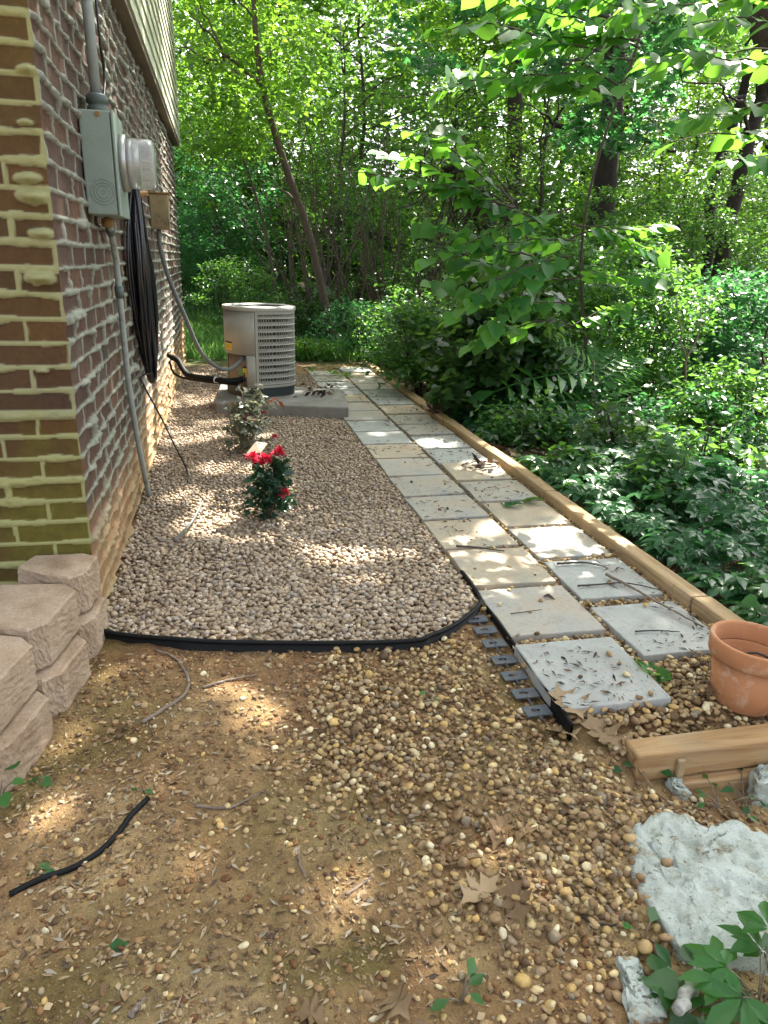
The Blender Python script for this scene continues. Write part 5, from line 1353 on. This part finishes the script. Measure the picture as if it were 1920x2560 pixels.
for q_, mt_ in ((sel, 'leaf_blue'), (~sel, 'leaf_mid')):
    m_ = int(q_.sum()); leaf_obj('leaves', (va.reshape(n, nv_, 3)[q_].reshape(-1, 3), (PALM[1][None]+(np.arange(m_)*nv_)[:, None, None]).reshape(-1, 3), aa.reshape(n, nv_)[q_].ravel()), mt_, cp)
mb = MB()
for i in range(0, n, 9):
    p = np.array([x[i], y[i], ground_z(x[i], y[i])]); mb.tube([p-[0,0,.02], p+[.01*g.normal(), .01*g.normal(), hh[i]]], .0022, 4, False)
mb.build('stems', 'stick', cp)
cs = []
while len(cs) < 900:
    y = 5.5+11*g.random(); x = 1.9+(y*.98-1.9)*g.random(); h = (.15+.16*(y-4.5))*g.random()
    if vnoise(x*1.3, y*1.3, 3) > .34: cs.append((x, y, float(ground_z(x, y))+min(h, 1.3)))
ug = leaf_obj('undergrowth', cloud(np.array(cs), .24, 34, .07, LEAF, 82, .5, .6), 'leaf_mid')
tag(ug, 'tangled leafy undergrowth on the woodland floor', 'undergrowth', kind='stuff')
# grass beyond the house corner
n = 16000
y = 8.6+10*g.random(n)**1.2; x = -1.6+3.9*g.random(n); k = fbm(x*1.5, y*1.5, 4) > .33+.12*np.clip((x-.9), 0, 2); x, y = x[k], y[k]; n = len(x); az = g.random(n)*6.28
gg = leaves_geo(np.stack([x, y, ground_z(x, y)-.01], 1), np.stack([.5*np.cos(az), .5*np.sin(az), np.ones(n)], 1), np.stack([np.cos(az+1.5), np.sin(az+1.5), .2*np.ones(n)], 1), .08+.13*g.random(n), SLIM, g.random(n), .5)
tag(leaf_obj('grass', gg, 'grass'), 'soft green grass beyond the far house corner', 'grass', kind='stuff')

# roses
def rose(label, base, h, w_, n, per, flowers, seed, lm, extra=None):
    t = thing('rose_bush', label, 'rose bush', base); mb = MB(); stems(mb, base, 7, h*.9, w_*.7, .005, seed); mb.build('stems', 'stick', t, True)
    geo = cloud(blobs(base+[0, 0, h*.5], (w_, w_, h*.5), n, seed, .25, 4, .1), .042, per, .042, LEAF, seed, .8, .9)
    leaf_obj('foliage', geo, lm, t)
    if extra: leaf_obj('young_leaves', cloud(extra, .03, 6, .04, LEAF, seed+1, 1, .8), 'rust_leaf', t)
    for i, (u, v, y, s_) in enumerate(flowers):
        c = ony(u, v, y); g = np.random.default_rng(seed*9+i); P = []
        m = 34; th = np.arange(m)*2.4; rr = np.sqrt((np.arange(m)+.5)/m)
        d = np.stack([np.cos(th)*rr, np.sin(th)*rr, .95-1.0*rr], 1)+.15*g.normal(size=(m, 3)); nr = np.stack([-np.cos(th), -np.sin(th), .7+0*th], 1)
        leaf_obj('flower', leaves_geo(c+d*s_*.25-[0, 0, s_*.3], d, nr, s_*(.75+.3*g.random(m)), LEAF, g.random(m), 1.5), 'rose_red', t)
    return t
RB1 = np.append(onz(672, 1293, 0)[:2], -.02)
y0 = RB1[1]
rose('dark leaved rose bush with red blooms in the gravel bed', RB1, .31, .10, 62, 10, [(629,1140,y0,.032),(645,1152,y0+.01,.030),(662,1146,y0-.02,.036),(697,1129,y0,.036),(708,1230,y0-.06,.032)], 91, 'leaf_rose')
RB2 = np.append(onz(620, 1125, 0)[:2], -.02)
y0 = RB2[1]
rose('sunlit rose bush with few pink blooms behind the dark one', RB2, .42, .15, 85, 10, [(602,1062,y0,.020),(660,1030,y0+.03,.018),(615,1041,y0-.05,.030),(628,1049,y0-.06,.030),(686,1090,y0-.05,.020)], 92, 'leaf_rose_sunlit', [ony(597,1017,y0), ony(685,1000,y0), ony(634,1056,y0), ony(600,1068,y0)])
tg = thing('plant_tag', 'cream plant tag with red bloom picture stuck by the roses', 'plant tag', RB1+[-.02, .12, 0])
y0 = RB1[1]+.06
cor = [ony(*p, yy) for p, yy in (((640,1104),y0+.03),((670,1108),y0+.04),((652,1132),y0),((616,1133),y0))]
nn = np.cross(cor[1]-cor[0], cor[3]-cor[0]); nn /= np.linalg.norm(nn); nn = nn if nn[1] < 0 else -nn
MB().add([c for c in cor]+[c-nn*.0015 for c in cor], [(0,1,2,3),(7,6,5,4),(0,4,5,1),(1,5,6,2),(2,6,7,3),(3,7,4,0)]).build('card', 'tag', tg)
cc = cor[0]*.46+cor[1]*.22+cor[2]*.12+cor[3]*.2
ex, ey = (cor[1]-cor[0])*.17, (cor[0]-cor[3])*.22
MB().add([cc+nn*.001+ex*math.cos(a)*(1+.2*math.sin(3*a))+ey*math.sin(a) for a in np.linspace(0, 6.283, 15)[:-1]], [tuple(range(14))]).build('bloom_print', 'rose_red', tg)
MB().box(tuple(cor[3]*.5+cor[2]*.5-np.array([.004, -.002, .14])), tuple(cor[3]*.5+cor[2]*.5+np.array([.004, .005, .0]))).build('stake', 'tag', tg)

# foreground weeds
def sprout(px, label, n, size, h, seed, T=LEAF, mat='leaf_redbud', name='weed_sprout', spread=.04, zz=-.08, cat='weed'):
    q = onz(*px, zz)
    for _ in range(3): q = onz(*px, float(ground_z(q[0], q[1])))
    b_ = q+np.array([0, 0, -.004]); g = np.random.default_rng(seed)
    t = thing(name, label, cat, b_); mb = MB(); P = []
    for i in range(n):
        a = i*2.4+g.random(); tp = b_+np.array([math.cos(a)*spread*(.4+.6*g.random()), math.sin(a)*spread*(.4+.6*g.random()), h*(.5+.6*g.random())])
        mb.tube(smooth_path([b_, (b_+tp)/2+[0, 0, h*.15], tp], 6), .0016, 4); P.append((tp, a))
    mb.build('stems', 'stick', t, True)
    pos = np.array([p for p, a in P]); an = np.array([a for p, a in P])
    leaf_obj('leaves', leaves_geo(pos, np.stack([np.cos(an), np.sin(an), -.1+0*an], 1), np.stack([.25*g.normal(size=n), -.2+.25*g.normal(size=n), np.ones(n)], 1), size*(.7+.5*g.random(n)), T, g.random(n)), mat, t)
    return t
sprout(G_(1590, 1600), 'leafy green weed with pointed leaflets over the white rock', 9, .085, .12, 1, PALM, 'leaf_redbud', 'leafy_weed', .09, -.17)
sprout(G_(1720, 1700), 'dark green weed in the bottom right corner', 8, .08, .09, 2, PALM, 'leaf_redbud', 'leafy_weed', .13, -.17)
sprout(G_(1230, 1560), 'round leaved low weed beside the lichen stick', 8, .050, .05, 3, HEART, 'leaf_mid', 'leafy_weed', .06, -.17)
sprout(G_(1000, 1480), 'two leaved seedling right of the small white rock', 5, .038, .04, 4, HEART, 'leaf_mid', spread=.03, zz=-.15)
sprout(G_(880, 1130), 'bright green seedling at the left side of the white rock', 3, .05, .04, 5, LEAF, spread=.03, zz=-.14)
sprout(H2(1235, 1520), 'bright green seedling in the clay at the bottom', 4, .042, .035, 6, LEAF, spread=.03, zz=-.09)
sprout(E_(1140, 1265), 'pair of round green leaves below the cross timber end', 3, .035, .045, 7, HEART, spread=.03, zz=-.12)
sprout(E_(1000, 1240), 'blue green seedling by the long brown leaf', 2, .028, .02, 8, HEART, 'leaf_blue', spread=.012, zz=-.1)
sprout(E_(150, 905), 'small green seedling under the end of the black edging', 3, .025, .02, 9, LEAF, spread=.02)
sprout(E_(1440, 1410), 'cluster of tiny weeds above the white rock', 7, .03, .04, 10, LEAF, 'leaf_mid', spread=.07, zz=-.16)
sprout(F_(890, 200), 'tiny two leaved seedling at the end of the hose', 3, .02, .015, 11, LEAF, spread=.012)
sprout(F_(240, 720), 'tiny pale seedling beside the black hose', 4, .018, .012, 12, HEART, spread=.02)
sprout(F_(250, 150), 'dark seedling in the sunlit clay under the blocks', 3, .022, .015, 13, HEART, 'leaf_mid', spread=.012)
sprout(F_(-5, 250), 'pale leaved weed at the left photo edge below the blocks', 6, .035, .07, 14, HEART, spread=.04)
sprout(E_(1640, 640), 'large leaved vine shoot hanging over the timber by the pot', 6, .06, .20, 15, HEART, 'leaf_redbud', 'vine_shoot', .1, .0)
sprout(E_(1550, 1390), 'blue green low weed right of the tiny weeds', 8, .035, .05, 16, LEAF, 'leaf_blue', spread=.07, zz=-.17)
